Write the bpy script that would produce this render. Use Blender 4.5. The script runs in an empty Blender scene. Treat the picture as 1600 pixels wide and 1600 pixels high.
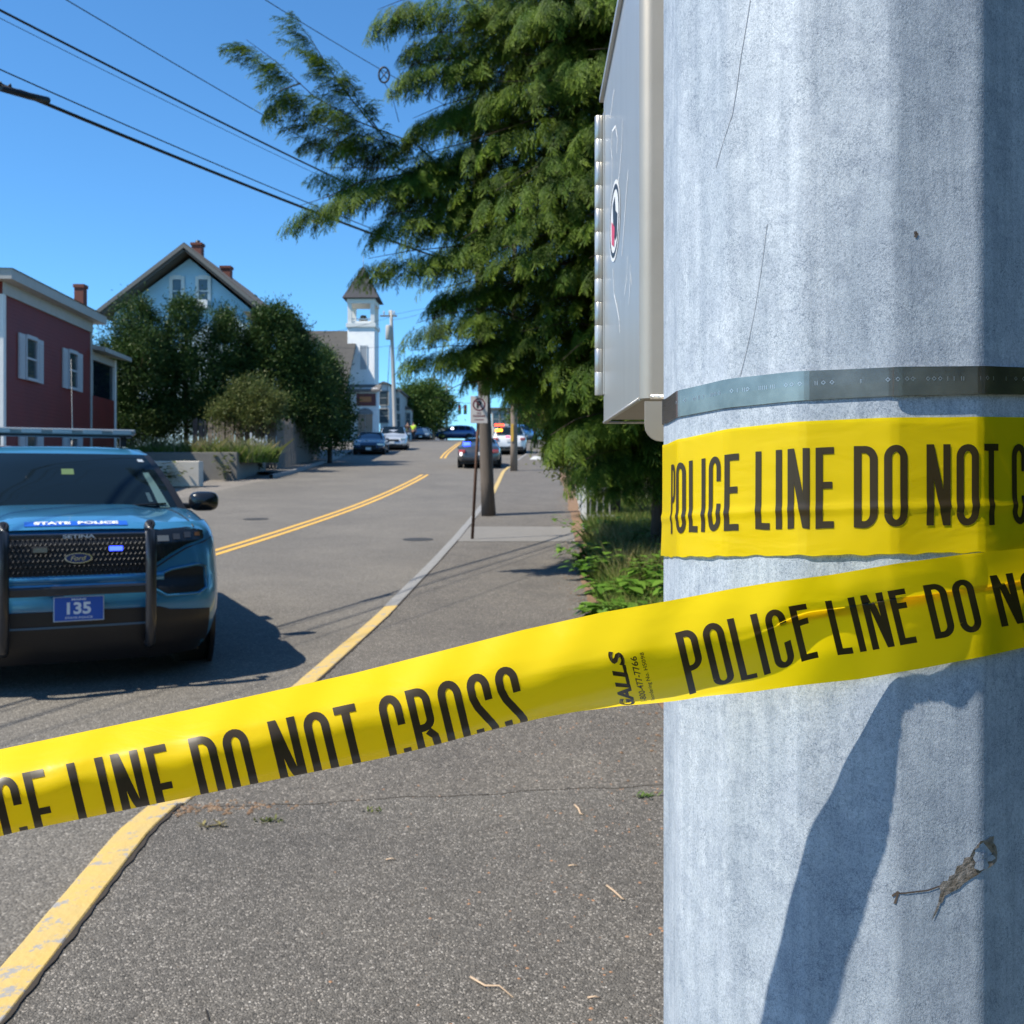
import bpy, math, random
import numpy as np
from mathutils import Vector, Matrix
random.seed(7); rng = np.random.default_rng(7)
R_ = math.radians
scene = bpy.context.scene
C = scene.collection

# ------------------------------------------------------------------ camera, sky, sun
EYE = 1.6; HOR = 755.0; F = 1600.0
cd = bpy.data.cameras.new('camera'); cam = bpy.data.objects.new('camera', cd); C.objects.link(cam)
cam.location = (0, 0, EYE); cam.rotation_euler = (R_(90), 0, 0)
cd.sensor_width = 36; cd.lens = 36; cd.shift_y = -(800 - HOR) / 1600
cd.clip_start = 0.02; cd.clip_end = 3000
cd.dof.use_dof = True; cd.dof.focus_distance = 0.56; cd.dof.aperture_fstop = 34
scene.camera = cam
SUN_AZ, SUN_EL = 66.0, 55.0      # degrees: to the left of straight-behind, and above the horizon
tosun = Vector((-math.sin(R_(SUN_AZ)) * math.cos(R_(SUN_EL)), -math.cos(R_(SUN_AZ)) * math.cos(R_(SUN_EL)), math.sin(R_(SUN_EL))))
w = bpy.data.worlds.new('World'); scene.world = w; w.use_nodes = True
nt = w.node_tree; bgn = nt.nodes['Background']
sky = nt.nodes.new('ShaderNodeTexSky'); sky.sky_type = 'NISHITA'; sky.sun_disc = False
sky.sun_elevation = R_(SUN_EL)
sky.sun_rotation = math.atan2(tosun.x, tosun.y)
sky.air_density = 1.0; sky.dust_density = 0.0; sky.ozone_density = 4.0; sky.altitude = 1500
tint = nt.nodes.new('ShaderNodeMix'); tint.data_type = 'RGBA'; tint.blend_type = 'MULTIPLY'; tint.inputs[0].default_value = 1; tint.inputs[7].default_value = (.64, 1.10, 1.32, 1)
nt.links.new(sky.outputs[0], tint.inputs[6]); nt.links.new(tint.outputs[2], bgn.inputs[0]); bgn.inputs[1].default_value = 0.108
sd = bpy.data.lights.new('sun', 'SUN'); sd.energy = 5.0; sd.angle = R_(0.5); sd.color = (1.0, 0.93, 0.80)
sun = bpy.data.objects.new('sun', sd); C.objects.link(sun); sun.rotation_euler = tosun.to_track_quat('Z', 'Y').to_euler()
scene.view_settings.view_transform = 'Standard'; scene.view_settings.look = 'None'
scene.view_settings.gamma = 1; scene.view_settings.use_curve_mapping = False; scene.view_settings.exposure = 0.60
scene.render.engine = 'CYCLES'; scene.cycles.max_bounces = 6; scene.cycles.transparent_max_bounces = 8

# ------------------------------------------------------------------ helpers
def at(px, py, Y): return Vector(((px - 800) / F * Y, Y, EYE + (HOR - py) / F * Y))
HP = [(-60, -.4), (0, 0), (8, .2), (17, .55), (30, 1.25), (45, 2.25), (60, 3.27), (80, 4.6), (100, 5.8), (121, 6.72), (150, 7.3), (200, 7.6), (900, 7.6)]
_hx = np.array([p[0] for p in HP]); _hz = np.array([p[1] for p in HP])
_fy = np.arange(-60, 900, 1.0); _fz = np.interp(_fy, _hx, _hz)
_k = np.ones(7) / 7; _fz = np.convolve(np.pad(_fz, 3, mode='edge'), _k, 'valid'); _fz[_fy < 6] = np.interp(_fy[_fy < 6], _hx, _hz)
def hz(y): return float(np.interp(y, _fy, _fz))
def gp(px, py, lift=0.0):
    lo = None
    y = 1.5; step = .05
    prev = None
    while y < 250:
        d = EYE + (HOR - py) / F * y - hz(y) - lift
        if d <= 0: break
        y += step * (1 + y * .05)
    return Vector(((px - 800) / F * y, y, hz(y) + lift))
def interp(x, pts):
    return float(np.interp(x, [p[0] for p in pts], [p[1] for p in pts]))

class MB:
    def __init__(s): s.v = []; s.f = []; s.sm = []
    def add(s, vs, fs, smooth=False):
        b = len(s.v); s.v += [tuple(v) for v in vs]; s.f += [tuple(b + i for i in f) for f in fs]; s.sm += [smooth] * len(fs); return s
    def box(s, c, d, rz=0, rx=0):
        x, y, z = [k / 2 for k in d]; vs = []
        m = Matrix.Rotation(rz, 3, 'Z') @ Matrix.Rotation(rx, 3, 'X')
        for a in (-x, x):
            for b in (-y, y):
                for e in (-z, z): vs.append(m @ Vector((a, b, e)) + Vector(c))
        return s.add(vs, [(0, 1, 3, 2), (4, 6, 7, 5), (0, 4, 5, 1), (2, 3, 7, 6), (0, 2, 6, 4), (1, 5, 7, 3)])
    def bx(s, x0, x1, y0, y1, z0, z1): return s.box(((x0 + x1) / 2, (y0 + y1) / 2, (z0 + z1) / 2), (abs(x1 - x0), abs(y1 - y0), abs(z1 - z0)))
    def tube(s, pts, r, n=8, r2=None, cap=True):
        pts = [Vector(p) for p in pts]; vs = []; N = len(pts)
        up = Vector((0, 0, 1))
        for i, p in enumerate(pts):
            t = (pts[min(i + 1, N - 1)] - pts[max(i - 1, 0)]).normalized()
            u = up if abs(t.z) < .9 else Vector((0, 1, 0))
            a = t.cross(u).normalized(); b = a.cross(t)
            rr = r if r2 is None else r + (r2 - r) * i / max(1, N - 1)
            if isinstance(rr, (list, tuple)): rr = rr[i]
            for k in range(n):
                q = 2 * math.pi * k / n; vs.append(p + (a * math.cos(q) + b * math.sin(q)) * rr)
        fs = [(i * n + k, i * n + (k + 1) % n, (i + 1) * n + (k + 1) % n, (i + 1) * n + k) for i in range(N - 1) for k in range(n)]
        s.add(vs, fs, True)
        if cap: s.add([], []); b = len(s.v) - len(vs); s.f.append(tuple(b + k for k in range(n))); s.f.append(tuple(b + (N - 1) * n + k for k in reversed(range(n)))); s.sm += [False, False]
        return s
    def grid(s, fn, nu, nv, smooth=True, close=False):
        vs = [fn(i / nu, j / nv) for i in range(nu + 1) for j in range(nv + 1)]
        fs = [(i * (nv + 1) + j, (i + 1) * (nv + 1) + j, (i + 1) * (nv + 1) + j + 1, i * (nv + 1) + j + 1) for i in range(nu) for j in range(nv)]
        return s.add(vs, fs, smooth)
    def prism(s, poly, d):          # poly: list of 3-d points, d: extrusion vector
        n = len(poly); d = Vector(d); vs = [Vector(p) for p in poly] + [Vector(p) + d for p in poly]
        return s.add(vs, [tuple(range(n)), tuple(reversed(range(n, 2 * n)))] + [(i, i + n, (i + 1) % n + n, (i + 1) % n) for i in range(n)])
    def lathe(s, c, prof, n=24, axis='Z'):
        vs = []
        for r, z in prof:
            for k in range(n):
                q = 2 * math.pi * k / n
                p = (r * math.cos(q), r * math.sin(q), z)
                if axis == 'X': p = (z, r * math.cos(q), r * math.sin(q))
                if axis == 'Y': p = (r * math.cos(q), z, r * math.sin(q))
                vs.append(Vector(p) + Vector(c))
        m = len(prof)
        fs = [(i * n + k, i * n + (k + 1) % n, (i + 1) * n + (k + 1) % n, (i + 1) * n + k) for i in range(m - 1) for k in range(n)]
        return s.add(vs, fs, True)

def meta(o, label=None, cat=None, group=None, kind=None):
    if label: o['label'] = label
    if cat: o['category'] = cat
    if group: o['group'] = group
    if kind: o['kind'] = kind
    return o
def mkobj(name, mb, mat, parent=None, label=None, cat=None, group=None, kind=None, local=False):
    me = bpy.data.meshes.new(name)
    off = Vector((0, 0, 0))
    if parent is not None and not local:
        off = WL[parent.name]
    if off.length: vs = [(v[0] - off.x, v[1] - off.y, v[2] - off.z) for v in mb.v]
    else: vs = mb.v
    me.from_pydata(vs, [], mb.f); me.polygons.foreach_set('use_smooth', mb.sm)
    mats = mat if isinstance(mat, (list, tuple)) else [mat]
    for m in mats: me.materials.append(m)
    import bmesh
    bm = bmesh.new(); bm.from_mesh(me); bmesh.ops.recalc_face_normals(bm, faces=bm.faces) if mb.__dict__.get('recalc', True) else None
    bm.to_mesh(me); bm.free()
    o = bpy.data.objects.new(name, me); C.objects.link(o)
    if parent is not None:
        o.parent = parent
        if o.name not in WL: WL[o.name] = off
    else: WL[o.name] = Vector((0, 0, 0))
    return meta(o, label, cat, group, kind)
WL = {}
def thing(name, label, cat, loc=(0, 0, 0), rz=0, group=None, kind=None):
    o = bpy.data.objects.new(name, None); C.objects.link(o); o.location = loc; o.rotation_euler = (0, 0, rz)
    o.empty_display_size = .2; WL[o.name] = Vector(loc)
    return meta(o, label, cat, group, kind)
def struct(name, mb, mat, parent=None): return mkobj(name, mb, mat, parent, kind='structure' if parent is None else None)
def kids(o): return [c for c in C.objects if c.parent == o]
def bevel(o, w_=.01, seg=2):
    m = o.modifiers.new('bevel', 'BEVEL'); m.width = w_; m.segments = seg; m.limit_method = 'ANGLE'; m.angle_limit = R_(40); return o
def dup_tree(root, loc, rz, label, group=None):
    def cp(o, par):
        c = o.copy(); C.objects.link(c); WL[c.name] = Vector((0, 0, 0))
        if par is not None: c.parent = par
        for k in children_of.get(o.name, []): cp(k, c)
        return c
    children_of = {}
    for o in C.objects:
        if o.parent: children_of.setdefault(o.parent.name, []).append(o)
    r = cp(root, None); r.location = loc; r.rotation_euler = (0, 0, rz); r['label'] = label
    if group: r['group'] = group
    return r

# ------------------------------------------------------------------ materials
def M(name, col, rough=.6, metal=0., var=None, bump=None, coat=0., emit=None, trans=0., stretch=None, spec=None, speck=None, detail=4):
    """var=(scale, other colour, contrast)  bump=(scale, strength, distance)  speck=(scale, colour, threshold)"""
    m = bpy.data.materials.new(name); m.use_nodes = True; n = m.node_tree.nodes; l = m.node_tree.links
    b = n['Principled BSDF']; b.inputs['Roughness'].default_value = rough; b.inputs['Metallic'].default_value = metal
    b.inputs['Base Color'].default_value = (*col, 1); b.inputs['Coat Weight'].default_value = coat; b.inputs['Coat Roughness'].default_value = .04
    if spec is not None: b.inputs['Specular IOR Level'].default_value = spec
    tc = n.new('ShaderNodeTexCoord'); mp = n.new('ShaderNodeMapping'); l.new(tc.outputs['Object'], mp.inputs[0])
    if stretch: mp.inputs['Scale'].default_value = stretch
    src = None
    if var:
        t = n.new('ShaderNodeTexNoise'); t.inputs['Scale'].default_value = var[0]; t.inputs['Detail'].default_value = detail; t.inputs['Roughness'].default_value = .65
        l.new(mp.outputs[0], t.inputs[0]); r = n.new('ShaderNodeValToRGB'); k = var[2] if len(var) > 2 else .2
        r.color_ramp.elements[0].position = .5 - k; r.color_ramp.elements[1].position = .5 + k
        r.color_ramp.elements[0].color = (*col, 1); r.color_ramp.elements[1].color = (*var[1], 1)
        l.new(t.outputs[0], r.inputs[0]); src = r.outputs[0]
    if speck:
        for sp in (speck if isinstance(speck, list) else [speck]):
            v = n.new('ShaderNodeTexVoronoi'); v.inputs['Scale'].default_value = sp[0]; l.new(mp.outputs[0], v.inputs[0])
            s = n.new('ShaderNodeSeparateColor'); l.new(v.outputs['Color'], s.inputs[0])
            th = n.new('ShaderNodeMath'); th.operation = 'GREATER_THAN'; th.inputs[1].default_value = sp[2]; l.new(s.outputs[0], th.inputs[0])
            mx = n.new('ShaderNodeMix'); mx.data_type = 'RGBA'; l.new(th.outputs[0], mx.inputs[0])
            if src: l.new(src, mx.inputs[6])
            else: mx.inputs[6].default_value = (*col, 1)
            mx.inputs[7].default_value = (*sp[1], 1); src = mx.outputs[2]
    if src: l.new(src, b.inputs['Base Color'])
    if bump:
        t = n.new('ShaderNodeTexNoise'); t.inputs['Scale'].default_value = bump[0]; t.inputs['Detail'].default_value = 3
        l.new(mp.outputs[0], t.inputs[0]); bp = n.new('ShaderNodeBump'); bp.inputs['Strength'].default_value = bump[1]
        bp.inputs['Distance'].default_value = bump[2] if len(bump) > 2 else .01
        l.new(t.outputs[0], bp.inputs['Height']); l.new(bp.outputs[0], b.inputs['Normal'])
    if emit:
        b.inputs['Emission Color'].default_value = (*emit[0], 1); b.inputs['Emission Strength'].default_value = emit[1]
    if trans:
        tr = n.new('ShaderNodeBsdfTranslucent'); tr.inputs[0].default_value = (*[min(1, c * 1.3) for c in col], 1)
        if src: l.new(src, tr.inputs[0])
        mx = n.new('ShaderNodeMixShader'); mx.inputs[0].default_value = trans
        l.new(b.outputs[0], mx.inputs[1]); l.new(tr.outputs[0], mx.inputs[2]); l.new(mx.outputs[0], n['Material Output'].inputs[0])
    return m
def leafmat(name, dark, light, tip, scale=2.0, trans=.3, rough=.5):
    m = bpy.data.materials.new(name); m.use_nodes = True; n = m.node_tree.nodes; l = m.node_tree.links; b = n['Principled BSDF']
    b.inputs['Roughness'].default_value = rough; b.inputs['Specular IOR Level'].default_value = .18
    tc = n.new('ShaderNodeTexCoord'); t = n.new('ShaderNodeTexNoise'); t.inputs['Scale'].default_value = scale; t.inputs['Detail'].default_value = 5
    l.new(tc.outputs['Object'], t.inputs[0]); r = n.new('ShaderNodeValToRGB'); r.color_ramp.elements[0].position = .35; r.color_ramp.elements[1].position = .65
    r.color_ramp.elements[0].color = (*dark, 1); r.color_ramp.elements[1].color = (*light, 1); l.new(t.outputs[0], r.inputs[0])
    a = n.new('ShaderNodeAttribute'); a.attribute_name = 'tip'; mx = n.new('ShaderNodeMix'); mx.data_type = 'RGBA'
    l.new(a.outputs['Fac'], mx.inputs[0]); l.new(r.outputs[0], mx.inputs[6]); mx.inputs[7].default_value = (*tip, 1)
    l.new(mx.outputs[2], b.inputs['Base Color']); tr = n.new('ShaderNodeBsdfTranslucent'); l.new(mx.outputs[2], tr.inputs[0])
    ms = n.new('ShaderNodeMixShader'); ms.inputs[0].default_value = trans; l.new(b.outputs[0], ms.inputs[1]); l.new(tr.outputs[0], ms.inputs[2])
    l.new(ms.outputs[0], n['Material Output'].inputs[0]); return m

def asphalt(name, base, dark, light, big=.6, sc=130.):
    m = bpy.data.materials.new(name); m.use_nodes = True; n = m.node_tree.nodes; l = m.node_tree.links; b = n['Principled BSDF']
    tc = n.new('ShaderNodeTexCoord').outputs['Object']
    def noise(s, d, ro=.6):
        t = n.new('ShaderNodeTexNoise'); t.inputs['Scale'].default_value = s; t.inputs['Detail'].default_value = d; t.inputs['Roughness'].default_value = ro; l.new(tc, t.inputs[0]); return t.outputs[0]
    v = n.new('ShaderNodeTexVoronoi'); v.inputs['Scale'].default_value = sc; l.new(tc, v.inputs[0])
    sp = n.new('ShaderNodeSeparateColor'); l.new(v.outputs['Color'], sp.inputs[0])
    r = n.new('ShaderNodeValToRGB'); cr = r.color_ramp; cr.elements[0].position = 0; cr.elements[0].color = (*dark, 1); cr.elements[1].position = .45; cr.elements[1].color = (*base, 1)
    e = cr.elements.new(.88); e.color = tuple(c * 1.22 for c in base) + (1,); e = cr.elements.new(.965); e.color = (*light, 1); cr.elements.new(1.0).color = (*light, 1)
    l.new(sp.outputs[0], r.inputs[0])
    # large tonal patches and medium blotches multiply
    g = n.new('ShaderNodeValToRGB'); g.color_ramp.elements[0].position = .3; g.color_ramp.elements[1].position = .72
    g.color_ramp.elements[0].color = (.76, .75, .75, 1); g.color_ramp.elements[1].color = (1.15, 1.13, 1.1, 1); l.new(noise(big, 6, .7), g.inputs[0])
    m1 = n.new('ShaderNodeMix'); m1.data_type = 'RGBA'; m1.blend_type = 'MULTIPLY'; m1.inputs[0].default_value = 1; l.new(r.outputs[0], m1.inputs[6]); l.new(g.outputs[0], m1.inputs[7])
    g2 = n.new('ShaderNodeValToRGB'); g2.color_ramp.elements[0].position = .36; g2.color_ramp.elements[1].position = .64
    g2.color_ramp.elements[0].color = (.80, .78, .76, 1); g2.color_ramp.elements[1].color = (1.13, 1.12, 1.12, 1); l.new(noise(26, 5, .75), g2.inputs[0])
    m2 = n.new('ShaderNodeMix'); m2.data_type = 'RGBA'; m2.blend_type = 'MULTIPLY'; m2.inputs[0].default_value = 1; l.new(m1.outputs[2], m2.inputs[6]); l.new(g2.outputs[0], m2.inputs[7])
    # old oil and gum stains
    g3 = n.new('ShaderNodeValToRGB'); g3.color_ramp.elements[0].position = .66; g3.color_ramp.elements[1].position = .74; g3.color_ramp.elements[0].color = (1, 1, 1, 1); g3.color_ramp.elements[1].color = (.72, .7, .68, 1); l.new(noise(2.3, 8, .6), g3.inputs[0])
    m3 = n.new('ShaderNodeMix'); m3.data_type = 'RGBA'; m3.blend_type = 'MULTIPLY'; m3.inputs[0].default_value = 1; l.new(m2.outputs[2], m3.inputs[6]); l.new(g3.outputs[0], m3.inputs[7])
    l.new(m3.outputs[2], b.inputs['Base Color']); b.inputs['Roughness'].default_value = .82
    bp = n.new('ShaderNodeBump'); bp.inputs['Strength'].default_value = .8; bp.inputs['Distance'].default_value = .006
    sub = n.new('ShaderNodeMath'); sub.operation = 'SUBTRACT'; sub.inputs[0].default_value = 1; l.new(v.outputs['Distance'], sub.inputs[1])
    l.new(sub.outputs[0], bp.inputs['Height']); l.new(bp.outputs[0], b.inputs['Normal']); return m

def galvanized(name):
    m = bpy.data.materials.new(name); m.use_nodes = True; n = m.node_tree.nodes; l = m.node_tree.links; b = n['Principled BSDF']
    tc = n.new('ShaderNodeTexCoord').outputs['Object']
    def mapped(s): p = n.new('ShaderNodeMapping'); p.inputs['Scale'].default_value = s; l.new(tc, p.inputs[0]); return p.outputs[0]
    def noise(vec, s, d, ro=.6, dist=0):
        t = n.new('ShaderNodeTexNoise'); t.inputs['Scale'].default_value = s; t.inputs['Detail'].default_value = d; t.inputs['Roughness'].default_value = ro; t.inputs['Distortion'].default_value = dist; l.new(vec, t.inputs[0]); return t.outputs[0]
    def ramp(f, a, ca, b_, cb):
        r = n.new('ShaderNodeValToRGB'); r.color_ramp.elements[0].position = a; r.color_ramp.elements[0].color = (*ca, 1); r.color_ramp.elements[1].position = b_; r.color_ramp.elements[1].color = (*cb, 1); l.new(f, r.inputs[0]); return r.outputs[0]
    def mul(a, c): x = n.new('ShaderNodeMix'); x.data_type = 'RGBA'; x.blend_type = 'MULTIPLY'; x.inputs[0].default_value = 1; l.new(a, x.inputs[6]); l.new(c, x.inputs[7]); return x.outputs[2]
    base = ramp(noise(mapped((1, 1, .3)), 14, 6, .65), .3, (.30, .345, .40), .7, (.49, .53, .58))
    streak = ramp(noise(mapped((1, 1, .06)), 170, 3, .6), .3, (.84, .86, .88), .6, (1.04, 1.04, 1.04))
    fine = ramp(noise(mapped((1, 1, .75)), 900, 3, .75, 1.2), .36, (.66, .69, .72), .56, (1.12, 1.12, 1.12))
    vo = n.new('ShaderNodeTexVoronoi'); vo.feature = 'DISTANCE_TO_EDGE'; vo.inputs['Scale'].default_value = 190; l.new(mapped((1, 1, .7)), vo.inputs[0])
    crk = n.new('ShaderNodeMath'); crk.operation = 'ADD'; l.new(vo.outputs['Distance'], crk.inputs[0]); l.new(noise(tc, 45, 3), crk.inputs[1])
    crack = ramp(crk.outputs[0], .38, (.86, .87, .88), .50, (1, 1, 1))
    v2 = n.new('ShaderNodeTexVoronoi'); v2.inputs['Scale'].default_value = 105
    wv = n.new('ShaderNodeVectorMath'); wv.operation = 'ADD'; tn = n.new('ShaderNodeTexNoise'); tn.inputs['Scale'].default_value = 160; l.new(tc, tn.inputs[0]); sc3 = n.new('ShaderNodeVectorMath'); sc3.operation = 'SCALE'; sc3.inputs[3].default_value = .012; l.new(tn.outputs['Color'], sc3.inputs[0]); l.new(tc, wv.inputs[0]); l.new(sc3.outputs[0], wv.inputs[1]); l.new(wv.outputs[0], v2.inputs[0])
    sv2 = n.new('ShaderNodeSeparateColor'); l.new(v2.outputs['Color'], sv2.inputs[0]); spang = ramp(sv2.outputs[0], 0, (.90, .91, .93), 1, (1.07, 1.07, 1.06))
    v4 = n.new('ShaderNodeTexVoronoi'); v4.feature = 'DISTANCE_TO_EDGE'; v4.inputs['Scale'].default_value = 430
    l.new(wv.outputs[0], v4.inputs[0]); ad = n.new('ShaderNodeMath'); ad.operation = 'MULTIPLY_ADD'; ad.inputs[1].default_value = .22; l.new(noise(tc, 38, 4, .7), ad.inputs[0]); l.new(v4.outputs['Distance'], ad.inputs[2])
    crackle = ramp(ad.outputs[0], .10, (.60, .63, .67), .155, (1.03, 1.03, 1.03))
    col = mul(mul(mul(mul(mul(base, streak), fine), crack), spang), crackle)
    l.new(col, b.inputs['Base Color']); b.inputs['Metallic'].default_value = .08; b.inputs['Roughness'].default_value = .6; b.inputs['Specular IOR Level'].default_value = .35
    bp = n.new('ShaderNodeBump'); bp.inputs['Strength'].default_value = .30; bp.inputs['Distance'].default_value = .0006
    l.new(noise(mapped((1, 1, .7)), 700, 2, .6, .5), bp.inputs['Height']); l.new(bp.outputs[0], b.inputs['Normal']); return m

def brushed(name, col, streakdir=(60, 60, 1), rough=.35):
    m = M(name, col, rough, 1.0, stretch=streakdir, var=(6, tuple(c * .8 for c in col), .3), bump=(14, .08, .001)); return m

mat = {}
mat['road'] = asphalt('road_asphalt', (.138, .129, .113), (.09, .085, .076), (.26, .245, .22), .5, 95)
mat['walk'] = asphalt('sidewalk_asphalt', (.118, .110, .097), (.05, .047, .041), (.37, .345, .31), 1.1, 185)
mat['walk_far'] = asphalt('sidewalk_asphalt_patch', (.124, .114, .099), (.06, .055, .048), (.31, .285, .25), 1.6, 125)
mat['concrete'] = M('concrete', (.19, .178, .16), .85, var=(5, (.15, .142, .128), .25), bump=(60, .4, .004), speck=(160, (.2, .19, .18), .85))
mat['granite'] = M('granite_kerb', (.26, .255, .245), .8, var=(14, (.20, .198, .195), .3), bump=(50, .5, .006), speck=(150, (.14, .14, .14), .8))
def painted_kerb():
    m = M('yellow_kerb_paint', (.54, .36, .085), .7, var=(5, (.44, .33, .14), .22), bump=(45, .6, .006)); n = m.node_tree.nodes; l = m.node_tree.links
    b = n['Principled BSDF']; src = b.inputs['Base Color'].links[0].from_socket
    t = n.new('ShaderNodeTexNoise'); t.inputs['Scale'].default_value = 11; t.inputs['Detail'].default_value = 9; t.inputs['Roughness'].default_value = .72
    tc = n.new('ShaderNodeTexCoord'); l.new(tc.outputs['Object'], t.inputs[0]); r = n.new('ShaderNodeValToRGB'); r.color_ramp.elements[0].position = .55; r.color_ramp.elements[1].position = .60
    l.new(t.outputs[0], r.inputs[0]); mx = n.new('ShaderNodeMix'); mx.data_type = 'RGBA'; l.new(r.outputs[0], mx.inputs[0]); l.new(src, mx.inputs[6]); mx.inputs[7].default_value = (.27, .26, .25, 1); l.new(mx.outputs[2], b.inputs['Base Color'])
    return m
mat['kerb_yellow'] = painted_kerb()
mat['line'] = M('yellow_road_paint', (.72, .40, .045), .6, var=(9, (.6, .36, .07), .25))
mat['white_line'] = M('white_road_paint', (.6, .6, .58), .6, var=(9, (.45, .45, .44), .25))
mat['soil'] = M('leaf_litter_soil', (.13, .075, .04), .95, var=(8, (.24, .15, .09), .2), bump=(40, .8, .02))
mat['ground'] = M('grassy_ground', (.05, .075, .022), .95, var=(1.5, (.12, .105, .05), .25), bump=(20, .8, .03))
mat['galv'] = galvanized('galvanised_steel')
mat['strap'] = M('stainless_strap', (.56, .46, .385), .26, .9, var=(22, (.20, .185, .17), .2), bump=(60, .06, .001))
mat['alu'] = M('aluminium_door', (.52, .53, .52), .30, .45, stretch=(1, 1, .12), var=(30, (.44, .45, .445), .3), bump=(300, .05, .0005))
mat['alu_back'] = M('aluminium_panel', (.46, .42, .36), .5, .6, var=(12, (.38, .345, .29), .3), bump=(900, .25, .0004))
mat['black_plastic'] = M('black_plastic', (.012, .012, .014), .45)
mat['black_steel'] = M('black_powder_coat', (.02, .022, .028), .3, .0, coat=.3)
mat['rubber'] = M('tyre_rubber', (.02, .02, .02), .8)
mat['paint_blue'] = M('blue_metallic_paint', (.045, .23, .42), .3, .35, coat=1.0, var=(900, (.055, .26, .46), .2))
mat['glass'] = M('dark_tinted_glass', (.006, .012, .018), .04, 0, spec=.22)
mat['glass_house'] = M('window_glass', (.05, .07, .08), .06, 0, coat=.6)
mat['chrome'] = M('chrome', (.75, .75, .75), .12, 1.0)
mat['white'] = M('white_paint', (.72, .72, .71), .55, var=(4, (.62, .62, .6), .3))
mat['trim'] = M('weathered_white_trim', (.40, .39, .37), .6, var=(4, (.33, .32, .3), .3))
mat['wood_old'] = M('weathered_wood', (.075, .056, .044), .85, stretch=(14, 14, .6), var=(3, (.14, .112, .09), .25), bump=(6, .7, .01))
mat['wood_grey'] = M('greyed_wood', (.10, .088, .076), .85, stretch=(14, 14, .6), var=(3, (.19, .17, .15), .25), bump=(6, .5, .01))
mat['rust'] = M('rusty_steel', (.06, .032, .02), .8, .2, var=(30, (.12, .055, .03), .2), bump=(80, .4, .002))
mat['bark'] = M('bark', (.05, .035, .025), .9, stretch=(6, 6, 1), var=(4, (.1, .07, .05), .25), bump=(6, 1, .02))
mat['cable'] = M('black_cable', (.012, .012, .015), .5)
mat['brick'] = M('chimney_brick', (.17, .05, .035), .85, var=(8, (.12, .045, .035), .3))

# ------------------------------------------------------------------ the street
KX = [(-12, -1.6), (2.6, -1.36), (4.2, -1.47), (9.7, -1.17), (17.3, -.90), (30, -.48), (41.5, -.27), (50, .25), (60, .95), (85, 1.1), (130, 1.2), (160, 1.2)]
LX = [(-12, -10.5), (10, -10.0), (41, -8.75), (55, -9.3), (68, -10.2), (90, -11), (130, -12), (160, -12)]
SX = [(-12, 1.1), (6, .95), (9.6, .74), (14.3, .98), (18, 1.12), (26, 1.45), (41, 1.9), (60, 3.0), (80, 3.4), (160, 4)]
CX = [(-12, -5.9), (10, -5.0), (16.3, -4.68), (21.7, -4.08), (29.7, -3.72), (40.5, -3.36), (50, -3.5), (61, -3.98), (92, -4.5), (130, -4.6)]
kx = lambda y: interp(y, KX); lx = lambda y: interp(y, LX); sx = lambda y: interp(y, SX)
def cx(y):
    return float(np.mean([interp(y + d, CX) for d in (-4, -2, 0, 2, 4)]))
def strip(fa, fb, y0, y1, lift, n=80, m=6):
    g = MB(); g.recalc = False
    g.grid(lambda u, v: (lambda y: Vector((fa(y) + (fb(y) - fa(y)) * v, y, hz(y) + lift)))(y0 + (y1 - y0) * (1 - u)), n, m); return g
WALK = .075
g = MB(); g.recalc = False
ys = list(np.concatenate([np.arange(-60, 160, 2.0), np.arange(160, 900, 40.)])); xs = [-600, -200, -80, -40, -25, -14, -10, -5, 0, 1.2, 3, 8, 20, 60, 200, 600]
def gz(x, y):
    z = hz(y) - .03
    if x > 1.15 + .03 * max(0, y): z += .06
    return z
g.add([(x, y, gz(x, y)) for y in ys for x in xs], [(j * len(xs) + i, j * len(xs) + i + 1, (j + 1) * len(xs) + i + 1, (j + 1) * len(xs) + i) for j in range(len(ys) - 1) for i in range(len(xs) - 1)], True)
struct('ground', g, mat['ground'])
struct('road', strip(lx, lambda y: kx(y) - .13, -12, 150, .0, 160, 8), mat['road'])
# driveway apron on the left, lighter and rough
struct('driveway', strip(lambda y: -19, lambda y: lx(y) - .001, 8, 42, -.004, 40, 4), asphalt('driveway_asphalt', (.18, .166, .147), (.11, .10, .09), (.34, .32, .29), .5, 60))
seam = lambda x: 4.44 + .16 * (x + 1.4) + .012 * math.sin(x * 9) + .008 * math.sin(x * 23)
def walk_slab(y0, y1, s0, s1):
    g = MB(); g.recalc = False
    def fn(u, v):
        ye = [y0, y1]
        x = kx(4.5) + (sx(4.5) - kx(4.5)) * v
        if s0: ye[0] = seam(x) + .004
        if s1: ye[1] = seam(x) - .004
        y = ye[1] + (ye[0] - ye[1]) * u
        return Vector((kx(y) + (sx(y) - kx(y)) * v, y, hz(y) + WALK))
    g.grid(fn, 30, 60); return g
struct('sidewalk', walk_slab(-3, 0, 0, 1), mat['walk'])
struct('sidewalk', walk_slab(0, 16.9, 1, 0), mat['walk_far'])
struct('concrete_slab', strip(kx, lambda y: sx(y) + .05, 16.92, 19.6, WALK + .004, 8, 4), mat['concrete'])
struct('sidewalk', strip(kx, sx, 19.62, 150, WALK, 90, 4), mat['walk_far'])
struct('soil_edge', strip(lambda y: sx(y) - .03 - .02 * math.sin(y * 1.1) - .012 * math.sin(y * 2.7), lambda y: sx(y) + .42, 1, 40, WALK + .008, 300, 4), mat['soil'])
struct('joint_soil', strip(kx, sx, 4.2, 5.0, WALK - .012, 2, 2), mat['soil'])
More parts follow.
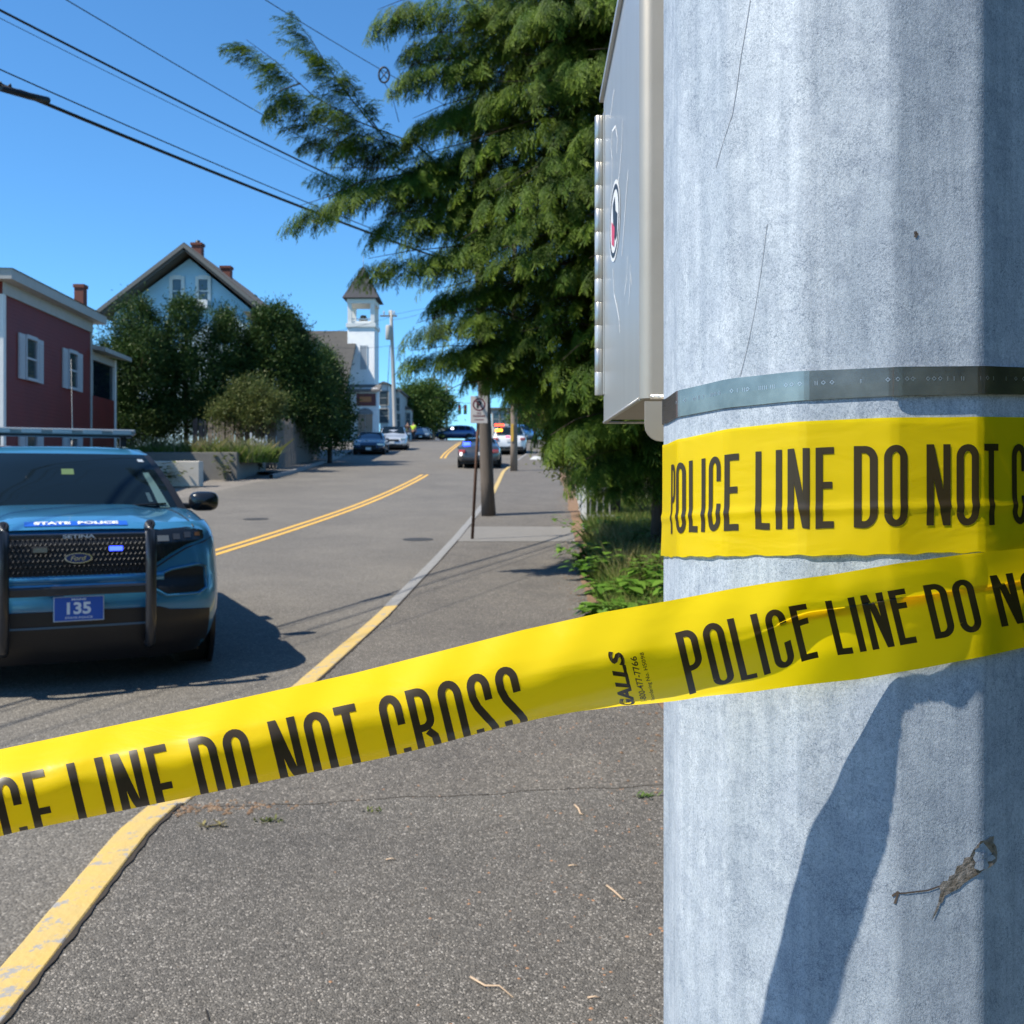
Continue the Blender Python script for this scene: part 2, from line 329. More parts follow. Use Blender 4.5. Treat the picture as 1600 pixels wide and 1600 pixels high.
struct('kerb_joint', strip(lambda y: kx(y) - .004, lambda y: kx(y) + .010 + .004 * math.sin(y * 5.3) * math.sin(y * 13.1) + .004 * math.sin(y * 41), 1, 22, WALK + .006, 600, 1), M('dark_joint_dirt', (.035, .027, .02), .95))
for pl in ([(320, 1578), (322, 1590), (326, 1604)],):
    g = MB(); P3 = [gp(a, b, WALK + .004) for a, b in pl]
    for a, b in zip(P3[:-1], P3[1:]): g.add([a - Vector((.003, 0, 0)), a + Vector((.002, 0, 0)), b + Vector((.003, 0, 0)), b - Vector((.003, 0, 0))], [(0, 1, 2, 3)])
    struct('crack', g, M('crack_dark', (.02, .017, .014), .95))
struct('left_sidewalk', strip(lambda y: lx(y) - 3.6, lambda y: lx(y) - .15, 40.0, 140, .12, 50, 4), asphalt('left_walk_asphalt', (.17, .16, .145), (.1, .095, .085), (.33, .31, .28), .7, 60))
# kerb stones
kerb = thing('kerb', None, None, (0, 0, 0), kind='structure')
edges = [-4, -1.6, .9, 2.4, 4.5, 6.4, 8.4, 10.3, 12.4, 14.6, 17.3, 20, 24, 28, 30, 34, 38, 42, 46, 50, 55, 60, 70, 80, 95, 110, 130]
for i in range(len(edges) - 1):
    a, b = edges[i] + .004, edges[i + 1] - .004
    k = MB(); j0, j1 = [random.uniform(-.006, .006) for _ in '12']
    if abs(b - 4.5) < .02: j0 = 0; j1 = -.012
    if abs(a - 4.5) < .02: j0 = .018; j1 = 0
    segs = max(3, int((b - a) / (.12 if b < 12 else 1.5)))
    pr = random.Random(i); wob = [pr.uniform(-1, 1) for _ in range(segs + 1)]
    prof = [(-.150, -.03), (-.149, .045), (-.145, .062), (-.134, .071), (-.06, .079), (-.006, .082), (-.001, .078), (-.001, -.03)]
    def fn(u, v, a=a, b=b, j0=j0, j1=j1, wob=wob, segs=segs):
        y = a + (b - a) * u; q = prof[int(round(v * (len(prof) - 1)))]; wv = wob[int(round(u * segs))]
        rr = (.0012 * wv) if y < 14 else 0
        return Vector((kx(y) + q[0] + j0 + (j1 - j0) * u + rr * (1 if q[0] < -.1 else -.9 if q[0] > -.05 else 0), y, hz(y) + q[1]))
    k.grid(fn, segs, len(prof) - 1, smooth=False)
    for e in (0, segs): k.f.append(tuple(e * len(prof) + t for t in range(len(prof)))); k.sm.append(False)
    mm = mat['kerb_yellow'] if (edges[i + 1] <= 10.4 or 28 <= edges[i] <= 46) else mat['granite']
    mkobj('kerb_stone', k, mm, kerb, local=True)
lk = thing('left_kerb', None, None, (0, 0, 0), kind='structure')
for a in range(38, 120, 6):
    k = MB(); b = a + 5.98
    k.grid(lambda u, v: (lambda y: Vector((lx(y) - .15 + [0, 0, .13, .15, .15][int(round(v * 4))] , y, hz(y) + [-.02, .14, .14, .12, -.02][int(round(v * 4))])))(a + (b - a) * u), 4, 4, smooth=False)
    mkobj('kerb_stone', k, mat['granite'], lk, local=True)
# centre line: two thin stripes, the second run after a gap
for (a, b) in ((2, 40.3), (55, 93)):
    for s in (-.11, .11):
        struct('road_marking', strip(lambda y, s=s: cx(y) + s - .055, lambda y, s=s: cx(y) + s + .055, a, b, .004, 60, 1), mat['line'])
struct('road_marking', strip(lambda y: kx(y) + .5, lambda y: kx(y) + 1.1, 52, 56, WALK + .006, 3, 1), mat['white_line'])
for px, py, rr_m, lb_ in ((653, 843, .27, 'nearer dark round manhole cover set in the road left of the no parking sign'), (400, 811, .27, 'farther dark round manhole cover set in the road beyond the police SUV')):
    c = gp(px, py, .004); mh = thing('manhole_cover', lb_, 'manhole cover', c, 0, 'manhole covers in the road')
    g = MB(); g.recalc = False; n_ = 28; g.add([(c.x + rr_m * math.cos(6.2832 * k / n_), c.y + rr_m * math.sin(6.2832 * k / n_), hz(c.y + rr_m * math.sin(6.2832 * k / n_)) + .006) for k in range(n_)], [tuple(range(n_))]); mkobj('lid', g, M('cast_iron', (.05, .048, .045), .7, .3, bump=(60, .8, .01)), mh)
# sand and litter drifted against the kerb joint
def pebbles(name, pts, size, m, kind='stuff', flat=.5):
    g = MB()
    for p in pts:
        s = size * random.uniform(.5, 1.4); a = random.uniform(0, 6.3); vs = []
        for k in range(5):
            q = a + k * 1.2566; vs.append((p[0] + math.cos(q) * s * random.uniform(.7, 1.2), p[1] + math.sin(q) * s * random.uniform(.7, 1.2), p[2] - .001))
        vs.append((p[0], p[1], p[2] + s * flat))
        g.add(vs, [(k, (k + 1) % 5, 5) for k in range(5)])
    o = mkobj(name, g, m); o['kind'] = kind; return o
pts = []
for _ in range(900):
    y = random.uniform(1.2, 30); x = sx(y) - abs(random.gauss(0, .16)) ; pts.append((x, y, hz(y) + WALK + .003))
for _ in range(120):
    xq = kx(4.5) + abs(random.gauss(0, .3)); pts.append((xq, seam(xq) + random.gauss(0, .05), hz(4.5) + WALK))
pebbles('leaf_litter', pts, .011, M('dry_needles', (.22, .155, .10), .9, var=(30, (.12, .06, .03), .2)))
pts = []
for _ in range(1500):
    y = 2.4 + random.random() ** 1.6 * 9; x = random.uniform(kx(y), sx(y)); pts.append((x, y, hz(y) + WALK))
pebbles('grit', pts, .0042, M('pale_grit', (.46, .43, .39), .8, speck=(90, (.12, .09, .07), .6)), flat=.6)
pts = []
for _ in range(420):
    y = 2.2 + random.random() ** 1.4 * 5; x = min(sx(y), random.gauss(.35, .35)); pts.append((x, y, hz(y) + WALK))
pebbles('fallen_needles', pts, .007, M('orange_needles', (.32, .17, .09), .9), flat=.35)
# twigs lying on the sidewalk
TW = M('twig_wood', (.5, .36, .24), .8)
for (pl, rad, lab) in (
    ([(735, 1530), (758, 1545), (780, 1556), (802, 1562)], .0035, 'longest straight pale twig on sidewalk near bottom of photo'),
    ([(948, 1390), (960, 1396), (972, 1406), (977, 1410)], .004, 'short pale twig on sidewalk beside the galvanised pole'),
    ([(898, 1262), (904, 1268), (907, 1277), (913, 1280)], .005, 'curled dry brown twig on sidewalk just below the seam'),
    ([(603, 1346), (612, 1349), (618, 1351)], .003, 'tiny reddish twig in middle of sidewalk'),
    ([(918, 1562), (930, 1567), (938, 1572)], .003, 'small pale twig at bottom of sidewalk left of pole'),
    ([(888, 1356), (896, 1354), (904, 1355)], .003, 'tiny brown twig on sidewalk below the curled twig')):
    t = MB(); P3 = [gp(a, b, WALK + rad * 1.1) for a, b in pl]
    for q in P3[1:-1]: q.z += .004
    t.tube(P3, rad, 6, rad * .5)
    mkobj('twig', t, TW, label=lab, cat='twig', group='twigs on the sidewalk')

# ------------------------------------------------------------------ foreground pole
PC = Vector((.23, .695)); PR = .1262; NS = 16; A0 = R_(14.7)     # a corner of the 16-sided shaft lies at +14.7 degrees
def rho(a):                                   # polygon with rounded corners
    s = 2 * math.pi / NS; d = (a - A0) % s; d = min(d, s - d); ap = PR * math.cos(s / 2)
    e = ap / math.cos(s / 2 - d)
    return min(e, PR * .9965) if d < R_(3.0) else e
def pole_pt(a, z, off=0):                     # a measured from the direction facing the camera, + to the right
    r = rho(a) + off; return Vector((PC.x + r * math.sin(a), PC.y - r * math.cos(a), z))
def pole_ang(px):
    t = (px - 800) / F; A = 1 + t * t; B = -2 * (PC.x * t + PC.y); Cc = PC.x ** 2 + PC.y ** 2 - .1245 ** 2; D = B * B - 4 * A * Cc
    if D < 0: D = 0
    y = (-B - math.sqrt(D)) / (2 * A); return math.atan2(t * y - PC.x, PC.y - y)
def pole_px(px, py, off=0):
    a = pole_ang(px); y = PC.y - rho(a) * math.cos(a); return pole_pt(a, EYE + (HOR - py) / F * y, off)
pole = thing('galvanised_pole', 'thick grey galvanised steel pole with flat facets filling the right side of the photo', 'pole', (PC.x, PC.y, WALK))
g = MB(); N = 320
zs = [WALK, .5, 1.0, 1.4, 1.9, 2.4, 4, 7.5]
vs = [pole_pt(2 * math.pi * k / N, z) for z in zs for k in range(N)]
g.add(vs, [(i * N + k, i * N + (k + 1) % N, (i + 1) * N + (k + 1) % N, (i + 1) * N + k) for i in range(len(zs) - 1) for k in range(N)], True)
g.f.append(tuple((len(zs) - 1) * N + k for k in range(N))); g.sm.append(False)
mkobj('shaft', g, mat['galv'], pole)
g = MB(); g.box((PC.x, PC.y, WALK + .015), (.42, .42, .03)); bevel(mkobj('base_plate', g, mat['galv'], pole), .004)
for sx_ in (-1, 1):
    for sy_ in (-1, 1):
        g = MB(); g.lathe((PC.x + sx_ * .17, PC.y + sy_ * .17, WALK + .03), [(.0, .05), (.012, .05), (.012, .028), (.022, .028), (.022, 0)], 6); mkobj('bolt', g, mat['galv'], pole)
# chip in the zinc
chip = [(1553, 1306), (1551, 1316), (1556, 1322), (1558, 1334), (1557, 1345), (1552, 1350), (1544, 1355), (1532, 1360), (1524, 1367), (1513, 1374), (1505, 1380), (1498, 1388), (1486, 1394), (1476, 1400), (1474, 1408), (1469, 1412), (1466, 1422), (1460, 1432), (1456, 1438), (1461, 1424), (1466, 1412), (1468, 1402), (1470, 1392), (1468, 1384), (1474, 1376), (1481, 1376), (1484, 1368), (1491, 1366), (1495, 1353), (1503, 1350), (1506, 1340), (1514, 1338), (1518, 1328), (1526, 1324), (1529, 1314), (1538, 1312), (1545, 1307)]
import bmesh
def decal_poly(pts, off, sub=0):
    # ear-clip by bmesh triangulation of the flat outline, then lay on the shaft
    bm = bmesh.new(); vs = [bm.verts.new((a, b, 0)) for a, b in pts]; f = bm.faces.new(vs); bmesh.ops.triangulate(bm, faces=[f])
    g = MB(); bm.verts.ensure_lookup_table(); idx = {v: i for i, v in enumerate(bm.verts)}
    g.add([pole_px(v.co.x, v.co.y, off) for v in bm.verts], [tuple(idx[v] for v in f.verts) for f in bm.faces]); bm.free(); return g
mkobj('chipped_patch', decal_poly(chip, .0004), M('bare_brown_steel', (.15, .125, .1), .5, .3, var=(160, (.34, .31, .29), .15), bump=(400, .8, .001)), pole)
g = MB()
g.add([], [])
def line_on_pole(g, pts, wpx, off=.0003):
    for i in range(len(pts) - 1):
        (a, b), (c, d) = pts[i], pts[i + 1]; L = math.hypot(c - a, d - b) or 1; nx, ny = -(d - b) / L * wpx / 2, (c - a) / L * wpx / 2
        g.add([pole_px(a + nx, b + ny, off), pole_px(a - nx, b - ny, off), pole_px(c - nx, d - ny, off), pole_px(c + nx, d + ny, off)], [(0, 1, 2, 3)])
line_on_pole(g, [(1400, 1396), (1415, 1395), (1432, 1393), (1450, 1391), (1470, 1384)], 2.5)
line_on_pole(g, [(1393, 1400), (1403, 1393), (1397, 1412)], 4)
line_on_pole(g, [(1428, 364), (1433, 364), (1430, 371)], 5)
mkobj('scratch', g, M('dark_scratch', (.1, .075, .06), .7), pole).__setitem__('kind', 'stuff')
g = MB(); line_on_pole(g, [(1172, 0), (1166, 40), (1158, 90), (1152, 140), (1146, 180), (1138, 205), (1128, 235), (1119, 262)], .8)
line_on_pole(g, [(1198, 350), (1193, 390), (1186, 440), (1178, 490), (1166, 550), (1157, 588)], .7)
mkobj('scratch', g, M('grey_scratch', (.24, .26, .29), .6), pole).__setitem__('kind', 'stuff')
g = MB()
for (a, b, s) in ((1531, 1352, 11), (1545, 1340, 8), (1536, 1336, 6)):
    g2 = decal_poly([(a + s * math.cos(k) * random.uniform(.6, 1.2), b + s * math.sin(k) * random.uniform(.5, 1.1)) for k in np.arange(0, 6.2, .7)], .0008); g.add(g2.v, g2.f)
mkobj('zinc_fleck', g, mat['galv'], pole)
# tape residue / leftover dark abrasion on the shaded facet is left to the material

# steel strap (two laps)
strap = thing('steel_strap', 'stainless steel strap stamped with dots clamped around the galvanised pole', 'strap', (PC.x, PC.y, 1.65))
def strap_z(a, top):
    T = [(1043, 622, 661), (1060, 612, 653), (1100, 601, 644), (1150, 591, 636), (1240, 581, 627), (1330, 577, 622), (1394, 574, 619), (1500, 573, 617), (1600, 575, 617)]
    rows = []
    for px, t, b in T:
        an = pole_ang(px); y = PC.y - rho(an) * math.cos(an); rows.append((an, EYE + (HOR - (t if top else b)) / F * y))
    return interp(a, rows)
def strap_mesh(a0, a1, off, n=120):
    g = MB()
    for i in range(n):
        pass
    def ring(a):
        zt, zb = strap_z(a, True), strap_z(a, False)
        def P(z, o):
            p = pole_pt(a, z, o); return p
        return [P(zb, off), P(zt, off), P(zt, off + .0008), P((zt + zb) / 2, off + .00085), P(zb, off + .0008)]
    rings = [ring(a0 + (a1 - a0) * i / n) for i in range(n + 1)]
    g.add([p for r in rings for p in r], [(i * 5 + k, i * 5 + (k + 1) % 5, (i + 1) * 5 + (k + 1) % 5, (i + 1) * 5 + k) for i in range(n) for k in range(5)], False)
    g.f += [(0, 1, 2, 3, 4), tuple(n * 5 + k for k in (4, 3, 2, 1, 0))]; g.sm += [False, False]
    return g
mkobj('strap_lap', strap_mesh(R_(-180), R_(178), .0003, 260), mat['strap'], strap)
mkobj('strap_lap', strap_mesh(pole_ang(1394), R_(120), .0019, 120), mat['strap'], strap)
g = MB(); rr = random.Random(3)
px = 1062
while px < 1597:
    a = pole_ang(px); zt, zb = strap_z(a, True), strap_z(a, False); o = .0013 if px < 1394 else .0029
    sym = rr.random()
    zc = (zt + zb) / 2 + .0012; s = .0013
    def q(dx, dz, oo=o): return pole_pt(a + dx / PR, zc + dz, oo)
    if sym < .45:   # small stamped diamond ring
        for k in range(4):
            d = [(s, 0), (0, s), (-s, 0), (0, -s)]; p0 = d[k]; p1 = d[(k + 1) % 4]
            g.add([q(p0[0], p0[1]), q(p1[0], p1[1]), q(p1[0] * .6, p1[1] * .6), q(p0[0] * .6, p0[1] * .6)], [(0, 1, 2, 3)])
    elif sym < .8:
        for k in range(rr.randint(1, 3)): g.add([q(k * .0012, -s), q(k * .0012 + .0004, -s), q(k * .0012 + .0004, s * .8), q(k * .0012, s * .8)], [(0, 1, 2, 3)])
    px += rr.choice([7, 8, 11]) * (1 + (px - 1043) / 1200)
mkobj('stamped_marks', g, M('stamp_grey', (.62, .62, .62), .4, .9), strap)  # flat pale grey metal marks laid on the strap

# ------------------------------------------------------------------ tape lettering glyphs (height 1)
SW = .088
def arc_pts(cx_, cy_, rx, ry, a0, a1, n): return [(cx_ + rx * math.cos(R_(a0 + (a1 - a0) * i / n)), cy_ + ry * math.sin(R_(a0 + (a1 - a0) * i / n))) for i in range(n + 1)]
def glyph(ch):
    h = SW / 2; w_ = .27; S = []                   # strokes: centre lines (x,y), y up 0..1
    t = .5 * .085
    if ch == 'I': return .10, [[(h + .005, 0), (h + .005, 1)]]
    if ch == 'L': return .22, [[(h, 0), (h, 1)], [(2 * h, t), (.21, t)]]
    if ch == 'E': return .235, [[(h, 0), (h, 1)], [(2 * h, t), (.225, t)], [(2 * h, 1 - t), (.225, 1 - t)], [(2 * h, .53), (.205, .53)]]
    if ch == 'T': return .235, [[(.117, 0), (.117, 1 - 2 * t)], [(0, 1 - t), (.235, 1 - t)]]
    if ch == 'N': return .29, [[(h, 0), (h, 1)], [(.29 - h, 0), (.29 - h, 1)], [(h + .005, .985), (.29 - h - .005, .015)]]
    if ch == 'O': return .27, [[(h, .16), (h, .84)] + arc_pts(.135, .84, .135 - h, .16 - t, 180, 0, 12)[1:] + [(.27 - h, .16)] + arc_pts(.135, .16, .135 - h, .16 - t, 0, -180, 12)[1:]]
    if ch == 'C': return .26, [[(.26 - h, .66), (.26 - h, .84)] + arc_pts(.13, .84, .13 - h, .16 - t, 0, 180, 12)[1:] + [(h, .16)] + arc_pts(.13, .16, .13 - h, .16 - t, 180, 360, 12)[1:] + [(.26 - h, .36)]]
    if ch == 'D': return .27, [[(h, 0), (h, 1)], [(2 * h, 1 - t), (.12, 1 - t)] + arc_pts(.12, .83, .15 - h, .17 - t, 90, 0, 8)[1:] + [(.27 - h, .17)] + arc_pts(.12, .17, .15 - h, .17 - t, 0, -90, 8)[1:] + [(2 * h, t)]]
    if ch == 'P': return .26, [[(h, 0), (h, 1)], [(2 * h, 1 - t), (.12, 1 - t)] + arc_pts(.12, .84, .14 - h, .16 - t, 90, 0, 8)[1:] + [(.26 - h, .60)] + arc_pts(.12, .60, .14 - h, .16 - t, 0, -90, 8)[1:] + [(2 * h, .44 + t)]]
    if ch == 'R': return .28, [[(h, 0), (h, 1)], [(2 * h, 1 - t), (.12, 1 - t)] + arc_pts(.12, .85, .14 - h, .15 - t, 90, 0, 8)[1:] + [(.26 - h, .66)] + arc_pts(.12, .66, .14 - h, .14 - t, 0, -90, 8)[1:] + [(2 * h, .52 + t)], [(.16, .52), (.225, .44), (.235, .2), (.245, 0)]]
    if ch == 'S': return .26, [[(.26 - h, .68), (.26 - h, .84)] + arc_pts(.13, .84, .13 - h, .16 - t, 0, 180, 12)[1:] + [(h, .74), (h + .03, .63), (.13, .52), (.26 - h - .03, .40), (.26 - h, .28), (.26 - h, .16)] + arc_pts(.13, .16, .13 - h, .16 - t, 0, -180, 12)[1:] + [(h, .33)]]
    return .2, []
def layout(txt):
    x = 0; out = []; pos = []
    for ch in txt:
        if ch == ' ': x += .16; continue
        w_, st = glyph(ch); pos.append(x); out.append((x, st)); x += w_ + .072
    return out, pos, x - .072
def stroke_quads(st, widen=0.0):
    """quads in (x,y) along a centre line, densely cut"""
    res = []
    pts = []
    for i in range(len(st) - 1):
        (a, b), (c, d) = st[i], st[i + 1]; L = math.hypot(c - a, d - b); n = max(1, int(L / .03))
        for k in range(n): pts.append((a + (c - a) * k / n, b + (d - b) * k / n))
    pts.append(st[-1]); N = len(pts); L = []
    for i in range(N):
        a = pts[max(i - 1, 0)]; b = pts[min(i + 1, N - 1)]; dx, dy = b[0] - a[0], b[1] - a[1]; ll = math.hypot(dx, dy) or 1
        hw = SW / 2 + widen
        if abs(dx) > abs(dy) * 2: hw = .0425 + widen
        L.append([(pts[i][0] - dy / ll * hw * s, pts[i][1] + dx / ll * hw * s) for s in (-1, -.33, .33, 1)])
    return L
def letter_mesh(txt, mapf, vtop=.2, vbot=.8):
    """mapf(t, v, off) -> point; t in letter units"""
    g = MB(); g.recalc = False; lay, pos, tot = layout(txt); k = 0
    for x, sts in lay:
        for st in sts:
            L = stroke_quads(st); k += 1; off = .0003 + .00003 * (k % 4)
            b = len(g.v)
            for row in L:
                for (a, c) in row: g.v.append(tuple(mapf(x + a, vtop + (1 - c) * (vbot - vtop), off)))
            for i in range(len(L) - 1):
                for j in range(3): g.f.append((b + i * 4 + j, b + i * 4 + j + 1, b + (i + 1) * 4 + j + 1, b + (i + 1) * 4 + j)); g.sm.append(True)
    return g
def tape_mat():
    m = bpy.data.materials.new('yellow_plastic_tape'); m.use_nodes = True; n = m.node_tree.nodes; l = m.node_tree.links; b = n['Principled BSDF']
    b.inputs['Base Color'].default_value = (.98, .735, .003, 1); b.inputs['Roughness'].default_value = .33; b.inputs['Specular IOR Level'].default_value = .5
    tc = n.new('ShaderNodeTexCoord'); mp = n.new('ShaderNodeMapping'); mp.inputs['Scale'].default_value = (1, 1, 3.0); l.new(tc.outputs['Object'], mp.inputs[0])
    t = n.new('ShaderNodeTexNoise'); t.inputs['Scale'].default_value = 22; t.inputs['Detail'].default_value = 5; t.inputs['Distortion'].default_value = .8; l.new(mp.outputs[0], t.inputs[0])
    bp = n.new('ShaderNodeBump'); bp.inputs['Strength'].default_value = .16; bp.inputs['Distance'].default_value = .004; l.new(t.outputs[0], bp.inputs['Height']); l.new(bp.outputs[0], b.inputs['Normal'])
    tr = n.new('ShaderNodeBsdfTranslucent'); tr.inputs[0].default_value = (1.0, .77, .003, 1)
    mx = n.new('ShaderNodeMixShader'); mx.inputs[0].default_value = .5; l.new(b.outputs[0], mx.inputs[1]); l.new(tr.outputs[0], mx.inputs[2]); l.new(mx.outputs[0], n['Material Output'].inputs[0]); return m
mat['tape'] = tape_mat(); mat['ink'] = M('dark_brown_ink', (.034, .021, .004), .36)
TXT = 'POLICE LINE DO NOT CROSS'
_, TP, TTOT = layout(TXT)      # index: P0 ... L6 D10 N12 C15
# --- tape A, wrapped round the pole
anchA = [(TP[0], 1050), (TP[6], 1181), (TP[10], 1334), (TP[12], 1447), (TP[15], 1580)]
ancA = [(t, pole_ang(p)) for t, p in anchA]; sl = (ancA[-1][1] - ancA[1][1]) / (ancA[-1][0] - ancA[1][0])
ancA = [(ancA[0][0] - 10, ancA[0][1] - 10 * sl)] + ancA + [(ancA[-1][0] + 20, ancA[-1][1] + 20 * sl)]
def tapeA_edge(a, top):
    T = [(1043, 694, 870), (1075, 684, 869.5), (1150, 669, 868.5), (1240, 659.5, 867.5), (1375, 653, 866), (1480, 652, 863), (1600, 652, 860)]
    rows = [(pole_ang(p), EYE + (HOR - (t if top else b)) / F * (PC.y - rho(pole_ang(p)) * math.cos(pole_ang(p)))) for p, t, b in T]
    return interp(a, rows)
def mapA(a, v, off=0):
    zt, zb = tapeA_edge(a, True), tapeA_edge(a, False); puff = .0008 + .0006 * (1 + math.sin(a * 9 + v * 5)) * (v ** 3) + .0008 * math.exp(-((v - .66) / .03) ** 2)
    zb += .0003 * math.sin(a * 31) + .00025 * math.sin(a * 57 + 1)
    return pole_pt(a, zt + (zb - zt) * v, puff + off)
tA = MB(); tA.recalc = False; tA.grid(lambda u, v: mapA(R_(-178) + R_(350) * u, v), 800, 40)
tapeA = mkobj('police_tape', tA, mat['tape'], label='yellow police line tape wrapped flat around the galvanised pole below the strap', cat='tape')
mkobj('printed_lettering', letter_mesh(TXT, lambda t, v, o: mapA(interp(t, ancA), v, o)), mat['ink'], tapeA)
# --- tape B, stretched across the picture and over the pole
VB = [0, .1, .2, .3, .36, .4, .46, .55, .65, .75, .8, .9, 1.0]
def ramp_rows(x):
    """image rows (at v in VB) and extra forward bulge for the station x along the tape's top edge"""
    top = interp(x, [(-2300, 1690), (-300, 1240), (0, 1169), (300, 1106), (553, 1050), (818, 982), (940, 955), (1043, 937), (1150, 917), (1200, 909), (1300, 896), (1400, 879), (1500, 865), (1600, 855), (1750, 838)])
    # left run: bowed, lower part curls under and back
    hl = interp(x, [(-300, 134), (0, 131), (300, 133), (553, 138), (818, 146), (940, 150), (1043, 156)])
    leftA = [0, .17, .335, .51, .61, .68, .78, .92, 1.0, .97, .93, .80, .62]
    leftB = [0, .17, .345, .46, .54, .60, .67, .77, .86, .94, .965, 1.0, .985]
    rA = [0, .14, .285, .40, .465, .50, .56, .65, .745, .835, .875, .945, 1.0]
    rB = [0, .13, .245, .345, .395, .32, .37, .47, .585, .695, .75, .88, 1.0]
    hr = interp(x, [(1043, 157), (1150, 163), (1300, 167), (1400, 167), (1500, 162), (1600, 150), (1750, 140)])
    bA = [-.010, -.002, .005, .0085, .0088, .008, .0065, .003, -.004, -.012, -.016, -.022, -.027]
    bB = [.001, .0055, .0095, .0118, .0118, .0112, .0095, .0055, -.0005, -.007, -.010, -.015, -.019]
    bC = [.008, .0078, .007, .005, .0022, .0078, .0085, .005, .001, -.003, -.004, -.006, -.008]
    def mixl(p, q, k): return [a + (b - a) * k for a, b in zip(p, q)]
    s = lambda k: k * k * (3 - 2 * k)
    if x < 1010:
        k = s(min(1, max(0, (x - 560) / 450))); f = mixl(leftA, leftB, k); bl = mixl(bA, bB, k); h = hl
    else:
        k = s(min(1, (x - 1010) / 130)); f = mixl(leftB, rA, k); bl = bB; h = hl + (hr - hl) * k if x < 1140 else hr
        k2 = s(min(1, max(0, (x - 1130) / 130))); f = mixl(f, rB, k2); k3 = s(min(1, max(0, (x - 1070) / 330))); bl = mixl(bl, bC, k3)
    return top, [a * h for a in f], bl
def tapeB_depth(x):
    return interp(x, [(-2300, .36), (-300, .445), (0, .466), (300, .486), (600, .510), (864, .529), (1043, .540), (1182, .548), (1300, .557), (1400, .560)])
def mapB(x, v, off=0):
    top, f, bl = ramp_rows(x); dy = interp(v, list(zip(VB, f))); b = interp(v, list(zip(VB, bl)))
    cr = math.sin(x * .021 + v * 4) * .0006 + math.sin(x * .057 + v * 11) * .00035
    py = top + dy; px = x + .24 * dy
    Y = tapeB_depth(x) - b - cr
    if x > 1210:
        a = pole_ang(min(px, 1652)) if px < 1640 else pole_ang(1640) + (px - 1640) * .004
        Ys = PC.y - (rho(a) + .0042) * math.cos(a); k = min(1, (x - 1210) / 310.); k = k * k * (3 - 2 * k)
        xa = (px - 800) / F * Ys; tgt = Ys - max(0, b * interp(v, [(0, 2.1), (.3, 1.9), (.42, 1.0), (.55, .5), (1, .5)]) * interp(x, [(1210, 1), (1390, 1), (1500, .3)]) + cr * .3)
        Y = Y * (1 - k) + tgt * k
    return at(px, py, Y - off)
# smooth v by fine sampling of a spline through the rows
_cache = {}
def mapBs(x, v, off=0):
    d = .035; ps = [mapB(x, min(1, max(0, v + k * d)), off) for k in (-1, -.5, 0, .5, 1)]
    sharp = 1 if (x > 1200 and .33 < v < .45) else 0
    if sharp: return ps[2]
    return (ps[0] + ps[1] * 2 + ps[2] * 3 + ps[3] * 2 + ps[4]) / 9
tB = MB(); tB.recalc = False; tB.grid(lambda u, v: mapBs(-2300 + 4040 * u, v), 900, 60)
tapeB = mkobj('police_tape', tB, mat['tape'], label='yellow police line tape stretched across the foreground and folded over the pole', cat='tape')
def anch(pairs):
    s0 = (pairs[1][1] - pairs[0][1]) / (pairs[1][0] - pairs[0][0]); s1 = (pairs[-1][1] - pairs[-2][1]) / (pairs[-1][0] - pairs[-2][0])
    return [(pairs[0][0] - 5, pairs[0][1] - 5 * s0)] + pairs + [(pairs[-1][0] + 5, pairs[-1][1] + 5 * s1)]
left = anch([(TP[6], 92), (TP[10], 282), (TP[12], 406), (TP[15], 576), (TTOT, 792)])
right = anch([(TP[0], 1042), (TP[6], 1279), (TP[10], 1432), (TP[12], 1537)])
mkobj('printed_lettering', letter_mesh(TXT, lambda t, v, o: mapBs(interp(t, left), v, o)), mat['ink'], tapeB)
mkobj('printed_lettering', letter_mesh(TXT, lambda t, v, o: mapBs(interp(t, right), v, o)), mat['ink'], tapeB)
period = 1042 - interp(TP[0], left)
mkobj('printed_lettering', letter_mesh(TXT, lambda t, v, o: mapBs(interp(t, left) - period, v, o)), mat['ink'], tapeB)
# text helper
_tc = {}
def text_geo(body, offset=0., shear=0., res=3):
    key = (body, offset, shear)
    if key in _tc: return _tc[key]
    c = bpy.data.curves.new('t', 'FONT'); c.body = body; c.size = 1; c.offset = offset; c.shear = shear; c.resolution_u = res; c.fill_mode = 'BOTH' if hasattr(c, 'fill_mode') and False else c.fill_mode
    o = bpy.data.objects.new('t', c); C.objects.link(o); dg = bpy.context.evaluated_depsgraph_get(); dg.update()
    me = bpy.data.meshes.new_from_object(o.evaluated_get(dg)); vs = [(v.co.x, v.co.y) for v in me.vertices]; fs = [tuple(p.vertices) for p in me.polygons]
    bpy.data.objects.remove(o); bpy.data.curves.remove(c); bpy.data.meshes.remove(me)
    xs_ = [v[0] for v in vs]; ys_ = [v[1] for v in vs]; x0, x1, y0, y1 = min(xs_), max(xs_), min(ys_), max(ys_)
    vs = [((a - x0) / (x1 - x0), (b - y0) / (y1 - y0)) for a, b in vs]; _tc[key] = (vs, fs, (x1 - x0) / (y1 - y0)); return _tc[key]
def text_part(name, body, fn, m, parent, offset=.01, shear=0., local=True):
    vs, fs, asp = text_geo(body, offset, shear); g = MB(); g.recalc = False; g.add([fn(a, b) for a, b in vs], fs); return mkobj(name, g, m, parent, local=local)
